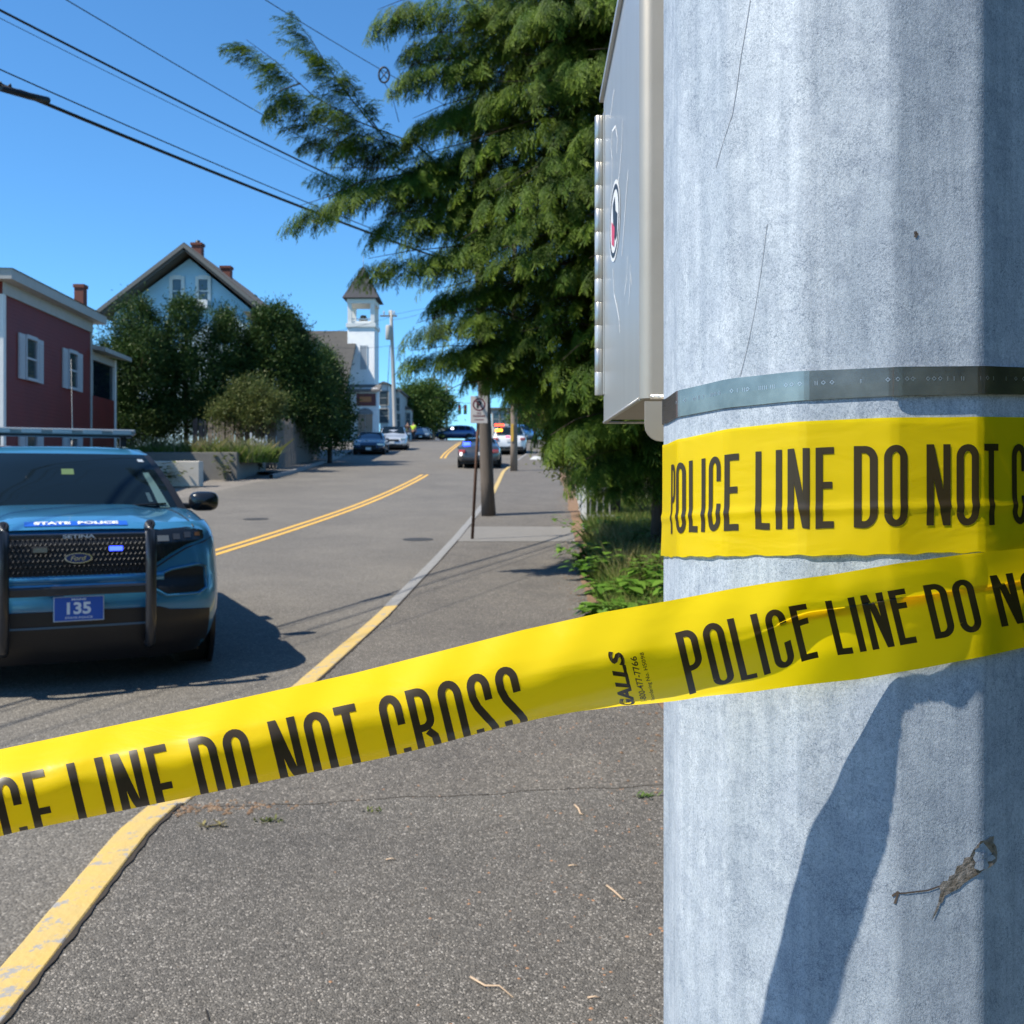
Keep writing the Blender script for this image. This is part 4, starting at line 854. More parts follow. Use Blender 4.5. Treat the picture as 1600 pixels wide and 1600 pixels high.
# ------------------------------------------------------------------ other cars (lofted)
def car(name, label, cat, loc, rz, kind='sedan', paint=None, group=None, lights='front', L=4.7, W=1.84, extra=None):
    t = thing(name, label, cat, loc, rz, group)
    if kind == 'suv':
        st = [(0, .50, .50, .30), (.05, .62, .72, .25), (.25, .80, .90, .0), (.9, 1.0, 1.02, 0), (1.25, 1.06, 1.08, 0), (1.7, 1.1, 1.45, .0), (2.1, 1.1, 1.66, 0), (2.7, 1.1, 1.72, 0), (3.6, 1.1, 1.70, 0), (4.3, 1.08, 1.60, 0), (L - .12, 1.05, 1.1, .0), (L, .6, .62, .2)]
    else:
        st = [(0, .45, .46, .30), (.05, .55, .62, .25), (.25, .70, .78, .0), (.9, .84, .90, 0), (1.2, .90, .95, 0), (1.6, .93, 1.22, .0), (2.05, .93, 1.40, 0), (2.6, .93, 1.45, 0), (3.3, .93, 1.38, 0), (3.9, .95, 1.08, 0), (L - .15, .95, 1.0, .0), (L, .55, .57, .2)]
    g = MB(); rows = []; hw = W / 2
    for (y, zb, zt, inn) in st:
        tall = zt - zb > .12; w1 = hw * (1 - .22 * (1 if y in (0, L) else .35 if y < .06 else .12 if y > L - .2 else 0)); wr = w1 * (.74 if tall else .93)
        z0 = .26 + inn * .3
        half = [(0, z0), (w1 * .9, z0), (w1, min(zb, z0 + .12)), (w1, max(z0 + .13, zb - .12)), (w1 * .97, zb), ((w1 * .97 + wr) / 2, (zb + zt) / 2 + .01), (wr, zt - .04), (wr * .8, zt), (0, zt + .015)]
        rows.append([(x, y, z) for x, z in half] + [(-x, y, z) for x, z in half[-2:0:-1]])
    n = len(rows[0]); g.add([p for r in rows for p in r], [(i * n + k, i * n + (k + 1) % n, (i + 1) * n + (k + 1) % n, (i + 1) * n + k) for i in range(len(rows) - 1) for k in range(n)], True)
    g.f += [tuple(range(n)), tuple((len(rows) - 1) * n + k for k in range(n))]; g.sm += [False, False]
    body = mkobj('body', g, paint, t, local=True)
    sub = body.modifiers.new('s', 'SUBSURF'); sub.levels = 1; sub.render_levels = 1
    zb, zt = st[5][1], st[7][2]; bw = hw * .80; tw = hw * .66
    yA, yB = st[4][0] + .12, st[6][0] + .02
    g = MB(); g.add([(-bw, yA, zb + .03), (bw, yA, zb + .03), (tw, yB, zt - .07), (-tw, yB, zt - .07)], [(0, 1, 2, 3)])
    g.v = [(x, y - .045, z + .045) for x, y, z in g.v]; mkobj('windshield', g, mat['glass'], t, local=True)
    yA, yB = (st[10][0] - .12, st[8][0] + .62) if kind == 'suv' else (st[9][0] - .05, st[8][0] + .1)
    g = MB(); g.add([(-bw, yA, zb + .06), (bw, yA, zb + .06), (tw, yB, zt - .12), (-tw, yB, zt - .12)], [(0, 1, 2, 3)]); g.v = [(x, y + .07, z + .035) for x, y, z in g.v]; mkobj('rear_window', g, mat['glass'], t, local=True)
    for s in (-1, 1):
        segs = [(1.75, 2.7), (2.78, 3.5), (3.58, 4.25)] if kind == 'suv' else [(1.75, 2.55), (2.63, 3.35)]
        for i, (a, b) in enumerate(segs):
            g = MB(); xa = hw * .975 + .012; xb = hw * .755 + .012; a1 = a + (.36 if i == 0 else 0); b1 = b - (.28 if i == len(segs) - 1 else 0)
            g.add([(s * xa, a - .1 * (i == 0), zb + .03), (s * xa, b, zb + .03), (s * (xa * .42 + xb * .58), b1, zt - .13), (s * (xa * .42 + xb * .58), a1, zt - .13)], [(0, 1, 2, 3)]); mkobj('side_window', g, mat['glass'], t, local=True)
        g = MB(); g.box((s * (hw + .07), 1.72, zb + .08), (.16, .10, .12)); bevel(mkobj('mirror', g, paint, t, local=True), .03)
        for yy in (.88, L - .95):
            wheel('wheel', s * (hw - .10), yy, .33, .33, .22, M('alloy_rim', (.45, .45, .46), .35, .6) if not 'alr' in mat else mat['alr'], t)
            g = MB(); g.lathe((s * (hw - .02), yy, .35), [(0, s * .028), (.40, s * .028), (.40, 0)], 20, 'X'); mkobj('wheel_arch', g, mat['black_plastic'], t, local=True)
    zf = .62 if kind != 'suv' else .78
    for s in (-1, 1):
        g = MB(); g.box((s * (hw - .27), .12, zf), (.36, .16, .12), rz=s * -.25 * -1); bevel(mkobj('headlight', g, mat['lampglass'], t, local=True), .03)
        g = MB(); g.box((s * (hw - .22), L - .08, zf + .12), (.30, .14, .15), rz=s * -.2); bevel(mkobj('tail_light', g, mat['tail'], t, local=True), .03)
    g = MB(); g.box((0, .03, zf - .12), (.9, .1, .16)); bevel(mkobj('grille', g, mat['black_plastic'], t, local=True), .03)
    g = MB(); g.box((0, -.02, zf - .25), (.31, .02, .15)); mkobj('number_plate', g, mat['white'], t, local=True)
    g = MB(); g.box((0, L - .005, zf + .02), (.31, .02, .15)); mkobj('number_plate', g, mat['white'], t, local=True)
    g = MB(); g.box((0, L - .03, .38), (W * .8, .12, .16)); bevel(mkobj('rear_bumper', g, mat['black_plastic'], t, local=True), .04)
    g = MB(); g.box((0, .06, .36), (W * .72, .12, .14)); bevel(mkobj('front_bumper', g, mat['black_plastic'], t, local=True), .04)
    g = MB(); g.bx(-W / 2 + .15, W / 2 - .15, .3, L - .3, .2, .32); mkobj('underbody', g, mat['black_plastic'], t, local=True)
    return t
mat['alr'] = M('alloy_rim', (.45, .45, .46), .35, .6)
mat['lampglass'] = M('headlamp_glass', (.55, .57, .58), .12, .3, coat=1)
mat['tail'] = M('tail_lamp_red', (.35, .015, .015), .2, coat=1)
def gz_(x, y): return (x, y, hz(y))
# parked on the left, noses towards us: local y goes away from the camera, rz 0
car('parked_car', 'dark blue sedan parked at the left kerb in front of the white SUV', 'car', gz_(-8.35, 59.5), R_(3), 'sedan', M('navy_paint', (.012, .03, .07), .25, .4, coat=1), 'cars parked along the left kerb')
s2 = car('parked_suv', 'white silver SUV parked behind the dark blue sedan on the left kerb', 'SUV', gz_(-7.85, 67), R_(4), 'suv', M('silver_white_paint', (.5, .53, .56), .28, .4, coat=1), 'cars parked along the left kerb', L=4.9, W=1.95)
car('distant_car', 'grey blue car facing downhill beside the officer in the yellow vest', 'car', gz_(-9.3, 104), R_(0), 'sedan', M('greyblue_paint', (.08, .13, .2), .3, .4, coat=1))
bl = car('crossing_suv', 'bright blue SUV standing across the road at the top of the hill', 'SUV', gz_(-4.55, 119), R_(-90), 'suv', M('royal_blue_paint', (.012, .07, .26), .25, .4, coat=1), L=4.9, W=1.95)
bl.location = (-9.0, 119, hz(119)); bl.rotation_euler = (0, 0, R_(-84))
def emis(name, col, st): return M(name, col, .3, emit=(col, st))
def lamp(parent, name, c, d, m):
    g = MB(); g.box(c, d); return mkobj(name, g, m, parent, local=True)
# on the right: seen from behind -> turned 180 degrees
sv = car('police_sedan', 'dark silver sedan with a blue flashing light seen from behind on the right lane', 'car', (-1.45, 49.6, hz(45)), R_(180), 'sedan', M('dark_silver_paint', (.075, .08, .085), .3, .6, coat=1), L=4.9, W=1.9)
lamp(sv, 'rear_deck_light', (.55, 4.25, 1.10), (.30, .04, .14), emis('blue_flash', (.02, .04, 1.0), 9)); lamp(sv, 'reverse_light', (.78, 4.9, .62), (.1, .05, .16), emis('pale_lamp', (.9, .8, .8), 1.2))
wv = car('police_suv', 'white police SUV with orange and red flashing lights seen from behind near the kerb', 'SUV', (-.15, 64.5, hz(60)), R_(180), 'suv', M('police_white_paint', (.62, .64, .66), .3, .0, coat=1), L=5.0, W=2.0)
lamp(wv, 'roof_light', (.62, 3.0, 1.83), (.55, .25, .12), emis('red_flash', (1.0, .06, .02), 3.5)); lamp(wv, 'roof_light', (.2, 3.0, 1.83), (.3, .25, .12), mat['trim'])
lamp(wv, 'rear_window_light', (.62, 4.60, 1.42), (.42, .05, .16), emis('orange_flash', (1.0, .35, .02), 5)); lamp(wv, 'rear_window_light', (.1, 4.85, 1.0), (.24, .05, .12), emis('rose_flash', (1.0, .03, .08), 3))
car('distant_car', 'light blue car parked at far right beneath the hanging branches', 'car', (1.6, 88, hz(88)), R_(150), 'sedan', M('light_blue_paint', (.10, .28, .6), .3, .3, coat=1))
lamp(bl, 'flashing_light', (-.99, 3.5, 1.25), (.05, .35, .22), emis('white_glow', (1, 1, 1), 4)) if False else None
g = MB(); g.box((1.0, 2.0, 1.3), (.05, .3, .22)); mkobj('bright_spot', g, emis('white_glow', (.9, .95, 1), 3), bl, local=True)  # glowing white box set on the near side of the SUV

# ------------------------------------------------------------------ foliage tools
def leaf_obj(name, V, Fq, tip, m, parent=None, loc=None, kind=None):
    """V (n,k,3) arrays of leaf quads as world points -> one mesh"""
    n, k, _ = V.shape; me = bpy.data.meshes.new(name); vv = V.reshape(-1, 3).copy()
    if parent is not None: vv -= np.array(WL[parent.name])[None, :]
    me.vertices.add(n * k); me.vertices.foreach_set('co', vv.astype(np.float32).ravel())
    me.loops.add(n * k); me.loops.foreach_set('vertex_index', np.arange(n * k, dtype=np.int32))
    me.polygons.add(n); me.polygons.foreach_set('loop_start', np.arange(0, n * k, k, dtype=np.int32)); me.polygons.foreach_set('loop_total', np.full(n, k, dtype=np.int32))
    me.update(calc_edges=True); me.materials.append(m)
    at_ = me.attributes.new('tip', 'FLOAT', 'POINT'); at_.data.foreach_set('value', np.repeat(tip, k).astype(np.float32) if tip.size == n else tip.astype(np.float32).ravel())
    o = bpy.data.objects.new(name, me); C.objects.link(o)
    if parent is not None: o.parent = parent; WL[o.name] = WL[parent.name]
    if kind: o['kind'] = kind
    return o
def frame_from(d, roll):
    """(n,3) directions -> rotation matrices (n,3,3) with columns (dir, side, up)"""
    d = d / np.linalg.norm(d, axis=1, keepdims=True); up = np.array([0, 0, 1.])
    s = np.cross(np.broadcast_to(up, d.shape), d); s /= np.linalg.norm(s, axis=1, keepdims=True) + 1e-9; u = np.cross(d, s)
    c, sn = np.cos(roll)[:, None], np.sin(roll)[:, None]; s2 = s * c + u * sn; u2 = -s * sn + u * c
    return np.stack([d, s2, u2], axis=2)
def spray_template(seed, nsub=6, nleaf=8, drop=.35):
    r = np.random.default_rng(seed); Q = []; T = []
    def leaf(p, d, l, wd, tp):
        d = d / np.linalg.norm(d); s = np.cross(d, [0, 0, 1]); s /= np.linalg.norm(s) + 1e-9; s = s + np.array([0, 0, r.uniform(-.5, .5)])
        Q.append([p - s * wd * .8 + d * l * .1, p + s * wd * .8 + d * l * .1, p + d * l * 1.05]); T.append(tp)
    def ax(x): return np.array([x, .06 * math.sin(x * 4 + seed), -drop * x * x])
    for k in range(nsub * 2 + 1):
        if k == nsub * 2: base, ang, ln = ax(.72), 0, .30
        else:
            u = .10 + .85 * (k // 2 + r.uniform(0, .6)) / nsub; base = ax(u); ang = (1 if k % 2 else -1) * r.uniform(.55, .95); ln = (.48 * (1 - u * .62)) * r.uniform(.7, 1.15)
        d0 = np.array([math.cos(ang), math.sin(ang), -.25 - .5 * r.random()])
        for j in range(nleaf):
            q = (j + .3) / nleaf; p = base + d0 * ln * q + np.array([0, 0, -.35 * ln * q * q]); sd = 1 if j % 2 else -1
            a2 = ang + sd * r.uniform(.5, .8) * (1 - q * .5)
            leaf(p, np.array([math.cos(a2), math.sin(a2), -.35 - .5 * q + r.uniform(-.2, .2)]), (.19 * (1 - .45 * q)) * r.uniform(.6, 1.3), .019, (q ** 2) * .7 + .3 * max(0, base[0] - .4))
    return np.array(Q), np.array(T)
def place_sprays(P, D, S, roll, temps):
    out = []; tips = []; pick = rng.integers(0, len(temps), len(P)); Rm = frame_from(D, roll)
    for k, (Q, T) in enumerate(temps):
        i = np.where(pick == k)[0]
        if not len(i): continue
        v = np.einsum('nij,lkj->nlki', Rm[i], Q) * S[i][:, None, None, None] + P[i][:, None, None, :]
        out.append(v.reshape(-1, 3, 3)); tips.append((np.tile(T, len(i)) + np.repeat(rng.uniform(-.25, .2, len(i)), len(T))).clip(0, 1))
    return np.concatenate(out), np.concatenate(tips)

# ------------------------------------------------------------------ the hemlock on the right
TX, TY = 2.15, 14.2
hem = thing('hemlock_tree', 'big dark green hemlock with drooping feathery branches behind the utility cabinet', 'tree', (TX, TY, hz(TY)))
g = MB(); g.tube([(TX, TY, hz(TY) - .2), (TX + .05, TY, 2.5), (TX, TY + .1, 6), (TX, TY, 9), (TX, TY, 13)], .26, 12, .05); mkobj('trunk', g, mat['bark'], hem)
# reach towards the left (picture side) at each height, as read off the outline
def reach(z, az):
    left = interp(z, [(1.6, .3), (1.9, .8), (2.2, 1.3), (2.6, 2.1), (2.9, 2.6), (3.3, 2.75), (3.9, 2.9), (4.5, 3.05), (5.3, 3.5), (6.2, 3.35), (7.2, 3.25), (8.2, 3.3), (9.5, 3.0), (11, 2.0), (12.6, .6)])
    front = interp(z, [(1.6, 1.2), (2.4, 2.2), (3.2, 2.9), (6, 3.2), (9, 2.8), (12.6, .5)])
    c = -math.cos(az)          # 1 when pointing left
    k = max(0, c) ** 1.5
    return front * (1 - k) + left * k
boughs = []
NB = 520
for i in range(NB):
    z = 1.9 + 10.5 * ((i + random.random()) / NB) ** 1.05; az = (i * 2.39996) % (2 * math.pi)
    if math.sin(az) > .55 and random.random() < .45: continue
    L = reach(z, az) * random.uniform(.78, 1.05); boughs.append((z, az, L, random.uniform(.10, .30)))
P, D, S, RL = [], [], [], []
bgm = MB(); hand = []
def bough(p0, pts, wide, dens=1.0, sc=1.0):
    """a curved limb through pts; sprays fan to both sides along its outer part"""
    pts = [Vector(p) for p in pts]; seg = []; tot = 0
    for a, b in zip(pts[:-1], pts[1:]): seg.append((tot, (b - a).length, a, b)); tot += (b - a).length
    n = max(8, int(tot * (21.5 if p0 is not None else 44) * dens))
    for k in range(n):
        u = (.12 + .88 * (k + random.random()) / n); s = u * tot
        for t0, l, a, b in seg:
            if s <= t0 + l or (t0, l, a, b) == seg[-1]:
                q = min(1, (s - t0) / l); p = a.lerp(b, q); d = (b - a).normalized(); break
        side = 1 if random.random() < .5 else -1
        ws = wide * (1 - .55 * u) * random.random() ** .8
        lat = Vector((-d.y, d.x, 0)).normalized()
        pp = p + lat * side * ws + Vector((0, 0, -.12 * ws - random.random() * .10))
        dd = (d * random.uniform(.5, 1.1) + lat * side * random.uniform(.2, 1.0) + Vector((0, 0, -random.uniform(.1, .65)))).normalized()
        if u > .93: dd = (d + Vector((random.uniform(-.3, .3), random.uniform(-.3, .3), -.35))).normalized()
        ppx = 800 + F * pp.x / pp.y; keep = 1.0
        if p0 is not None: keep = (.26 if ppx > 1075 else 1) * (.7 if pp.y > TY + 1.0 else 1) * (.35 if pp.z > 9.3 else 1)
        bnd = interp(ppx, [(560, 545), (690, 562), (728, 572), (762, 590), (830, 608), (850, 650), (880, 715), (940, 768), (1040, 795)]); ppy = HOR - (pp.z - EYE) * F / pp.y
        if ppy > bnd or random.random() > keep: continue
        P.append(pp); D.append(dd); S.append(sc * (1.0 if p0 is not None else 1.15) * random.uniform(.30, .64) * (1.0 - .25 * u)); RL.append(random.uniform(-.5, .5))
    bgm.tube(pts, [.035 * (1 - .85 * i / (len(pts) - 1)) * min(1, tot / 3) + .004 for i in range(len(pts))] if False else (.022 if p0 is not None else .011), 5, .003, cap=False)
for (z, az, L, dr) in boughs:
    a = Vector((TX, TY, z)); d = Vector((math.cos(az), math.sin(az), 0)); r = random.uniform(.05, .22)
    jog = Vector((-d.y, d.x, 0)) * random.uniform(-.25, .25)
    bough(a, [a, a + d * L * .35 + Vector((0, 0, r * L * .35)) + jog * .5, a + d * L * .7 + Vector((0, 0, r * L * .45)) + jog, a + d * L + Vector((0, 0, -dr * L * .35)) + jog * 1.2], .62)
# the limbs that stand out against the sky
def pxl(lst): return [at(*p) for p in lst]
for lst, wd, dn, sc in (
    ([(760, 330, 13.6), (650, 225, 12.9), (560, 190, 12.4), (490, 150, 12.1), (430, 95, 12.0), (385, 62, 11.9)], .22, 1.25, .72),
    ([(590, 205, 12.7), (545, 150, 12.5), (510, 100, 12.4), (485, 60, 12.4), (462, 32, 12.3)], .16, 1.1, .66),
    ([(600, 215, 12.7), (560, 160, 12.4), (535, 110, 12.3)], .2, 1.0, .65),
    ([(640, 235, 12.9), (580, 215, 12.6), (520, 205, 12.4), (480, 185, 12.3)], .25, 1.2, .68),
    ([(470, 130, 12.1), (440, 140, 12.1), (418, 158, 12.0)], .12, 1.0, .6),
    ([(700, 300, 13.2), (620, 262, 12.7), (560, 262, 12.5), (510, 262, 12.4)], .25, 1.1, .7),
    ([(740, 250, 13.3), (640, 270, 12.6), (560, 285, 12.2), (510, 308, 12.0), (466, 322, 11.9)], .22, 1.3, .7),
    ([(760, 340, 13.3), (690, 330, 12.8), (630, 330, 12.5), (585, 345, 12.3)], .28, 1.2, .75),
    ([(790, 380, 13.3), (710, 385, 12.7), (640, 392, 12.4), (575, 404, 12.2)], .26, 1.3, .75),
    ([(820, 500, 13.2), (760, 480, 12.7), (700, 490, 12.3), (650, 505, 12.1)], .24, 1.2, .72),
    ([(830, 560, 13.2), (770, 540, 12.7), (700, 540, 12.4), (640, 548, 12.2)], .24, 1.3, .72),
    ([(840, 600, 13.2), (780, 590, 12.8), (720, 600, 12.5), (690, 615, 12.4)], .28, 1.2, .75),
    ([(800, 30, 13.4), (700, -10, 12.9), (640, -5, 12.6), (590, 15, 12.4)], .28, 1.2, .75),
    ([(800, 120, 13.4), (720, 90, 12.9), (660, 95, 12.6), (625, 110, 12.4)], .28, 1.2, .75),
    ([(820, 160, 13.6), (740, 150, 13.2), (690, 165, 12.9), (645, 185, 12.7)], .35, 1.5, .8),
    ([(820, 230, 13.6), (740, 220, 13.2), (680, 235, 12.9), (640, 250, 12.7)], .35, 1.5, .8),
    ([(820, 300, 13.6), (740, 300, 13.2), (680, 300, 12.9), (630, 300, 12.7)], .35, 1.5, .8),
    ([(840, 450, 13.6), (780, 440, 13.2), (730, 440, 12.9), (690, 450, 12.7)], .35, 1.5, .8),
    ([(860, 520, 13.6), (800, 515, 13.2), (750, 520, 12.9), (715, 530, 12.7)], .35, 1.6, .8),
    ([(860, 570, 13.6), (810, 560, 13.2), (770, 560, 12.9), (745, 570, 12.7)], .35, 1.6, .7),
    ([(820, 70, 13.6), (740, 50, 13.2), (680, 50, 12.9), (640, 60, 12.7)], .35, 1.5, .8),
    ([(1060, 700, 13.6), (980, 700, 13.0), (930, 710, 12.6), (885, 735, 12.3)], .4, 1.5, .7),
    ([(1060, 640, 13.6), (960, 640, 12.9), (900, 655, 12.4), (860, 680, 12.2)], .4, 1.5, .75),
    ([(1050, 740, 13.6), (1000, 740, 13.0), (955, 752, 12.6), (915, 765, 12.4)], .35, 1.3, .6)):
    bough(None, pxl(lst), wd, dn, sc)
temps = [spray_template(k, 6, 8) for k in (1, 2, 3, 4, 5)]
P_ = np.array([tuple(p) for p in P]); D_n = np.array([tuple(d) for d in D])
V, T = place_sprays(P_, D_n, np.array(S), np.array(RL), temps)
hem_leaf = leafmat('hemlock_needles', (.020, .046, .007), (.062, .124, .013), (.20, .28, .026), 1.8, .28, .6)
leaf_obj('foliage', V, None, T, hem_leaf, hem, kind='stuff')
o = mkobj('branches', bgm, mat['bark'], hem); o['kind'] = 'stuff'
# tiny cones hanging from one limb
cg = MB()
for k in range(60):
    p = P_[rng.integers(0, len(P_))] + rng.uniform(-.1, .1, 3); cg.lathe((p[0], p[1], p[2] - .15), [(0, .022), (.011, .012), (.012, 0), (.006, -.012), (0, -.016)], 5)
o = mkobj('cones', cg, M('cone_brown', (.25, .14, .07), .8), hem); o['kind'] = 'stuff'
open('/tmp/hem.txt', 'w').write(f'{len(V)} {len(P)}') if False else None

# ------------------------------------------------------------------ crowns of the other trees and bushes
def crown(name_root, label, cat, base, lobes, m, leaf=.10, dens=60, group=None, trunk=.12, up=.2, asp=.15):
    """lobes: (centre offset, radii). leaf blades spread through the shell of each lobe, clumped"""
    t = thing(name_root, label, cat, base, 0, group); B = Vector(base); VV = []; TT = []
    extra = []
    for (c, r) in list(lobes):
        for _ in range(5):
            d = rng.normal(size=3); d[2] = abs(d[2]) * .8; d /= np.linalg.norm(d); k = rng.uniform(.16, .38); extra.append((tuple(np.array(c) + d * np.array(r) * .82), tuple(np.array(r) * k * np.array([.8, .8, 1.25]))))
    for (c, r) in list(lobes) + extra:
        c = np.array(B) + np.array(c); r = np.array(r); area = (r[0] * r[2] + r[1] * r[2] + r[0] * r[1]) * 4
        ncl = int(area * dens / 6) + 8
        d = rng.normal(size=(ncl, 3)); d /= np.linalg.norm(d, axis=1, keepdims=True); rad = rng.uniform(.25, 1.0, ncl) ** .6 * rng.uniform(.86, 1.10, ncl)
        cc = c + d * r * rad[:, None]
        k = 24; pc = np.repeat(cc, k, 0) + rng.normal(size=(ncl * k, 3)) * leaf * np.repeat(rng.uniform(.6, 2.0, ncl), k)[:, None]
        od = np.repeat(d, k, 0) + rng.normal(size=(ncl * k, 3)) * .7 + np.array([0, 0, up])
        Rm = frame_from(od, rng.uniform(0, 6.28, ncl * k)); s = leaf * rng.uniform(.6, 1.35, ncl * k)
        q = np.array([[0, 0, 0], [.5, asp, .05], [1, 0, 0], [.5, -asp, .05]])
        v = np.einsum('nij,kj->nki', Rm, q) * s[:, None, None] + pc[:, None, :]; VV.append(v); TT.append(np.clip(np.repeat(rng.uniform(-.2, .7, ncl), k) + rng.uniform(-.1, .3, ncl * k), 0, 1))
    V = np.concatenate(VV); leaf_obj('crown', V, None, np.concatenate(TT), m, t, kind='stuff')
    if trunk:
        g = MB(); z1 = max(c[2] for c, r in lobes); g.tube([B, B + Vector((.05, 0, z1 * .5)), B + Vector((0, 0, z1))], trunk, 8, trunk * .4)
        for c, r in lobes: g.tube([B + Vector((0, 0, z1 * .35)), B + Vector(c)], trunk * .5, 5, trunk * .15)
        mkobj('trunk', g, mat['bark'], t)
    return t
dark = leafmat('dark_conifer_leaf', (.012, .030, .009), (.038, .080, .018), (.075, .12, .028), .7, .16)
mid = leafmat('mid_green_leaf', (.03, .07, .018), (.06, .12, .026), (.13, .19, .04), .6, .25)
olive = leafmat('olive_leaf', (.05, .08, .02), (.09, .12, .03), (.17, .18, .06), .8, .25)
def tree_px(label, name, px, pbase, Y, lob, m, **k):
    """lobes given in picture pixels (cx, cy, rx, ry) at distance Y"""
    b = Vector(((px - 800) / F * Y, Y, hz(Y))); s = Y / F; L = []
    for cx_, cy, rx, ry in lob:
        p = at(cx_, cy, Y) - b; L.append(((p.x, p.y + random.uniform(-.4, .4), p.z), (rx * s, max(rx, 30) * s * .8, ry * s)))
    return crown(name, label, 'tree', b, L, m, **k)
G1 = 'dark trees in front of the pale blue house'
tree_px('dark bushy conifer beside the red house, in front of the left roof slope', 'conifer_tree', 205, 0, 44, [(205, 500, 34, 38), (190, 560, 38, 60), (215, 620, 50, 60), (200, 668, 60, 34), (240, 660, 40, 34), (228, 560, 42, 55), (190, 640, 34, 40)], dark, leaf=.15, dens=85, group=G1)
tree_px('pointed green cedar in front of the two attic windows of the blue house', 'conifer_tree', 290, 0, 45, [(290, 492, 22, 26), (285, 540, 36, 50), (300, 600, 44, 60), (262, 590, 30, 60), (285, 655, 50, 30)], dark, leaf=.15, dens=85, group=G1)
tree_px('slim green cedar standing in the middle of the dark tree row', 'conifer_tree', 350, 0, 46, [(350, 508, 16, 26), (348, 550, 30, 45), (355, 600, 40, 50), (350, 650, 40, 30)], dark, leaf=.15, dens=85, group=G1)
tree_px('broad dark conifer below the right end of the blue roof', 'conifer_tree', 440, 0, 47, [(430, 500, 26, 24), (438, 540, 44, 46), (430, 600, 55, 60), (480, 590, 42, 60), (460, 650, 70, 45), (452, 515, 20, 22)], dark, leaf=.16, dens=90, group=G1)
tree_px('dark evergreen filling the gap below the right eave of the blue house', 'conifer_tree', 392, 0, 47.5, [(388, 545, 24, 34), (395, 590, 42, 50), (392, 640, 46, 44), (330, 640, 46, 40)], dark, leaf=.15, dens=80, group=G1)
tree_px('rounded dark evergreen at the right end of the tree row beside the church', 'conifer_tree', 515, 0, 50, [(500, 590, 30, 40), (515, 625, 34, 50), (528, 660, 30, 42), (505, 670, 40, 36)], dark, leaf=.17, dens=95, group=G1)
tree_px('light green feathery shrub behind the weathered board fence', 'shrub', 385, 0, 42, [(372, 625, 30, 34), (405, 628, 26, 34), (428, 635, 14, 30), (395, 655, 42, 30), (345, 650, 18, 25)], olive, leaf=.13, dens=60, trunk=.05)
tree_px('green maple in front of the white houses at the top of the hill', 'maple_tree', 662, 0, 116, [(645, 622, 18, 22), (668, 615, 16, 18), (690, 632, 18, 18), (662, 640, 24, 22), (682, 655, 18, 18), (650, 655, 16, 16)], mid, leaf=.34, dens=22, trunk=.2)
tree_px('dark red leaved tree behind the hanging hemlock branches', 'plum_tree', 835, 0, 70, [(830, 636, 26, 10), (850, 630, 20, 12)], leafmat('red_leaf', (.07, .012, .014), (.12, .025, .02), (.2, .06, .04), .5, .2), leaf=.25, dens=20, trunk=.1)
tree_px('green tree far behind the cars on the right of the hill', 'distant_tree', 850, 0, 112, [(835, 650, 26, 20), (862, 640, 24, 26), (815, 660, 14, 12), (880, 655, 26, 24)], mid, leaf=.4, dens=20, trunk=.15)
tree_px('dark evergreen hedge growing behind the hemlock on the right verge', 'conifer_tree', 960, 0, 21, [(960, 660, 60, 90), (1010, 640, 60, 110), (925, 690, 32, 60), (1060, 660, 60, 110)], dark, leaf=.10, dens=140)
tree_px('yellow green young spruce below the hemlock beside the sidewalk', 'spruce_tree', 960, 0, 21.5, [(885, 690, 26, 30), (880, 650, 24, 26), (908, 725, 34, 26), (935, 745, 36, 18), (868, 715, 14, 14), (870, 665, 16, 20)], leafmat('yellow_spruce', (.05, .075, .014), (.10, .13, .022), (.19, .2, .03), .9, .25), leaf=.09, dens=150, trunk=.04)

# ------------------------------------------------------------------ grass, weeds
def blades(name, n, fpos, h, wd, m, lean=.35, label=None, cat=None):
    X = np.array([fpos() for _ in range(n)]); a = rng.uniform(0, 6.28, n); hh = h * rng.uniform(.45, 1.25, n); ln = rng.normal(0, lean, (n, 2)) * hh[:, None]
    side = np.stack([np.cos(a), np.sin(a), np.zeros(n)], 1) * wd * rng.uniform(.6, 1.3, n)[:, None]
    top = X + np.stack([ln[:, 0], ln[:, 1], hh], 1); midp = X + np.stack([ln[:, 0] * .35, ln[:, 1] * .35, hh * .55], 1)
    V = np.stack([X - side, X + side, midp + side * .8, top, midp - side * .8], 1)
    o = leaf_obj(name, V, None, rng.uniform(0, 1, n) ** 1.6, m, kind='stuff'); return o
gm = leafmat('grass_blade', (.075, .14, .02), (.13, .22, .035), (.32, .31, .10), 1.2, .35)
def vpos():
    y = 8.6 + random.random() ** 1.2 * 18; x = sx(y) + .14 + abs(random.gauss(0, .9)) + (.25 if y > 17 else 0); return (x, y, hz(y) + .03)
blades('verge_grass', 26000, vpos, .26, .006, gm)
def vpos2():
    y = random.uniform(11.5, 16.5); x = sx(y) + .3 + random.random() * 1.7; return (x, y, hz(y) + .03)
blades('verge_grass', 9000, vpos2, .42, .006, leafmat('dry_tall_grass', (.10, .13, .03), (.17, .19, .06), (.36, .31, .15), 1.2, .3))
def vpos4():
    y = random.uniform(-1, 10); x = 1.35 + random.random() ** 1.3 * 4.5; return (x, y, hz(y) + .02)
blades('verge_grass', 7000, vpos4, .30, .010, gm)
def vpos3():
    y = random.uniform(16.2, 18.8); return (random.uniform(1.35, 2.8), y, hz(y) + .03)
blades('verge_grass', 3500, vpos3, .40, .008, gm)
wallY = 37.0
def wpos():
    x = random.uniform(-14.0, -9.35); y = random.uniform(37.3, 41); return (x, y, 2.35 + .02 * (y - 37))
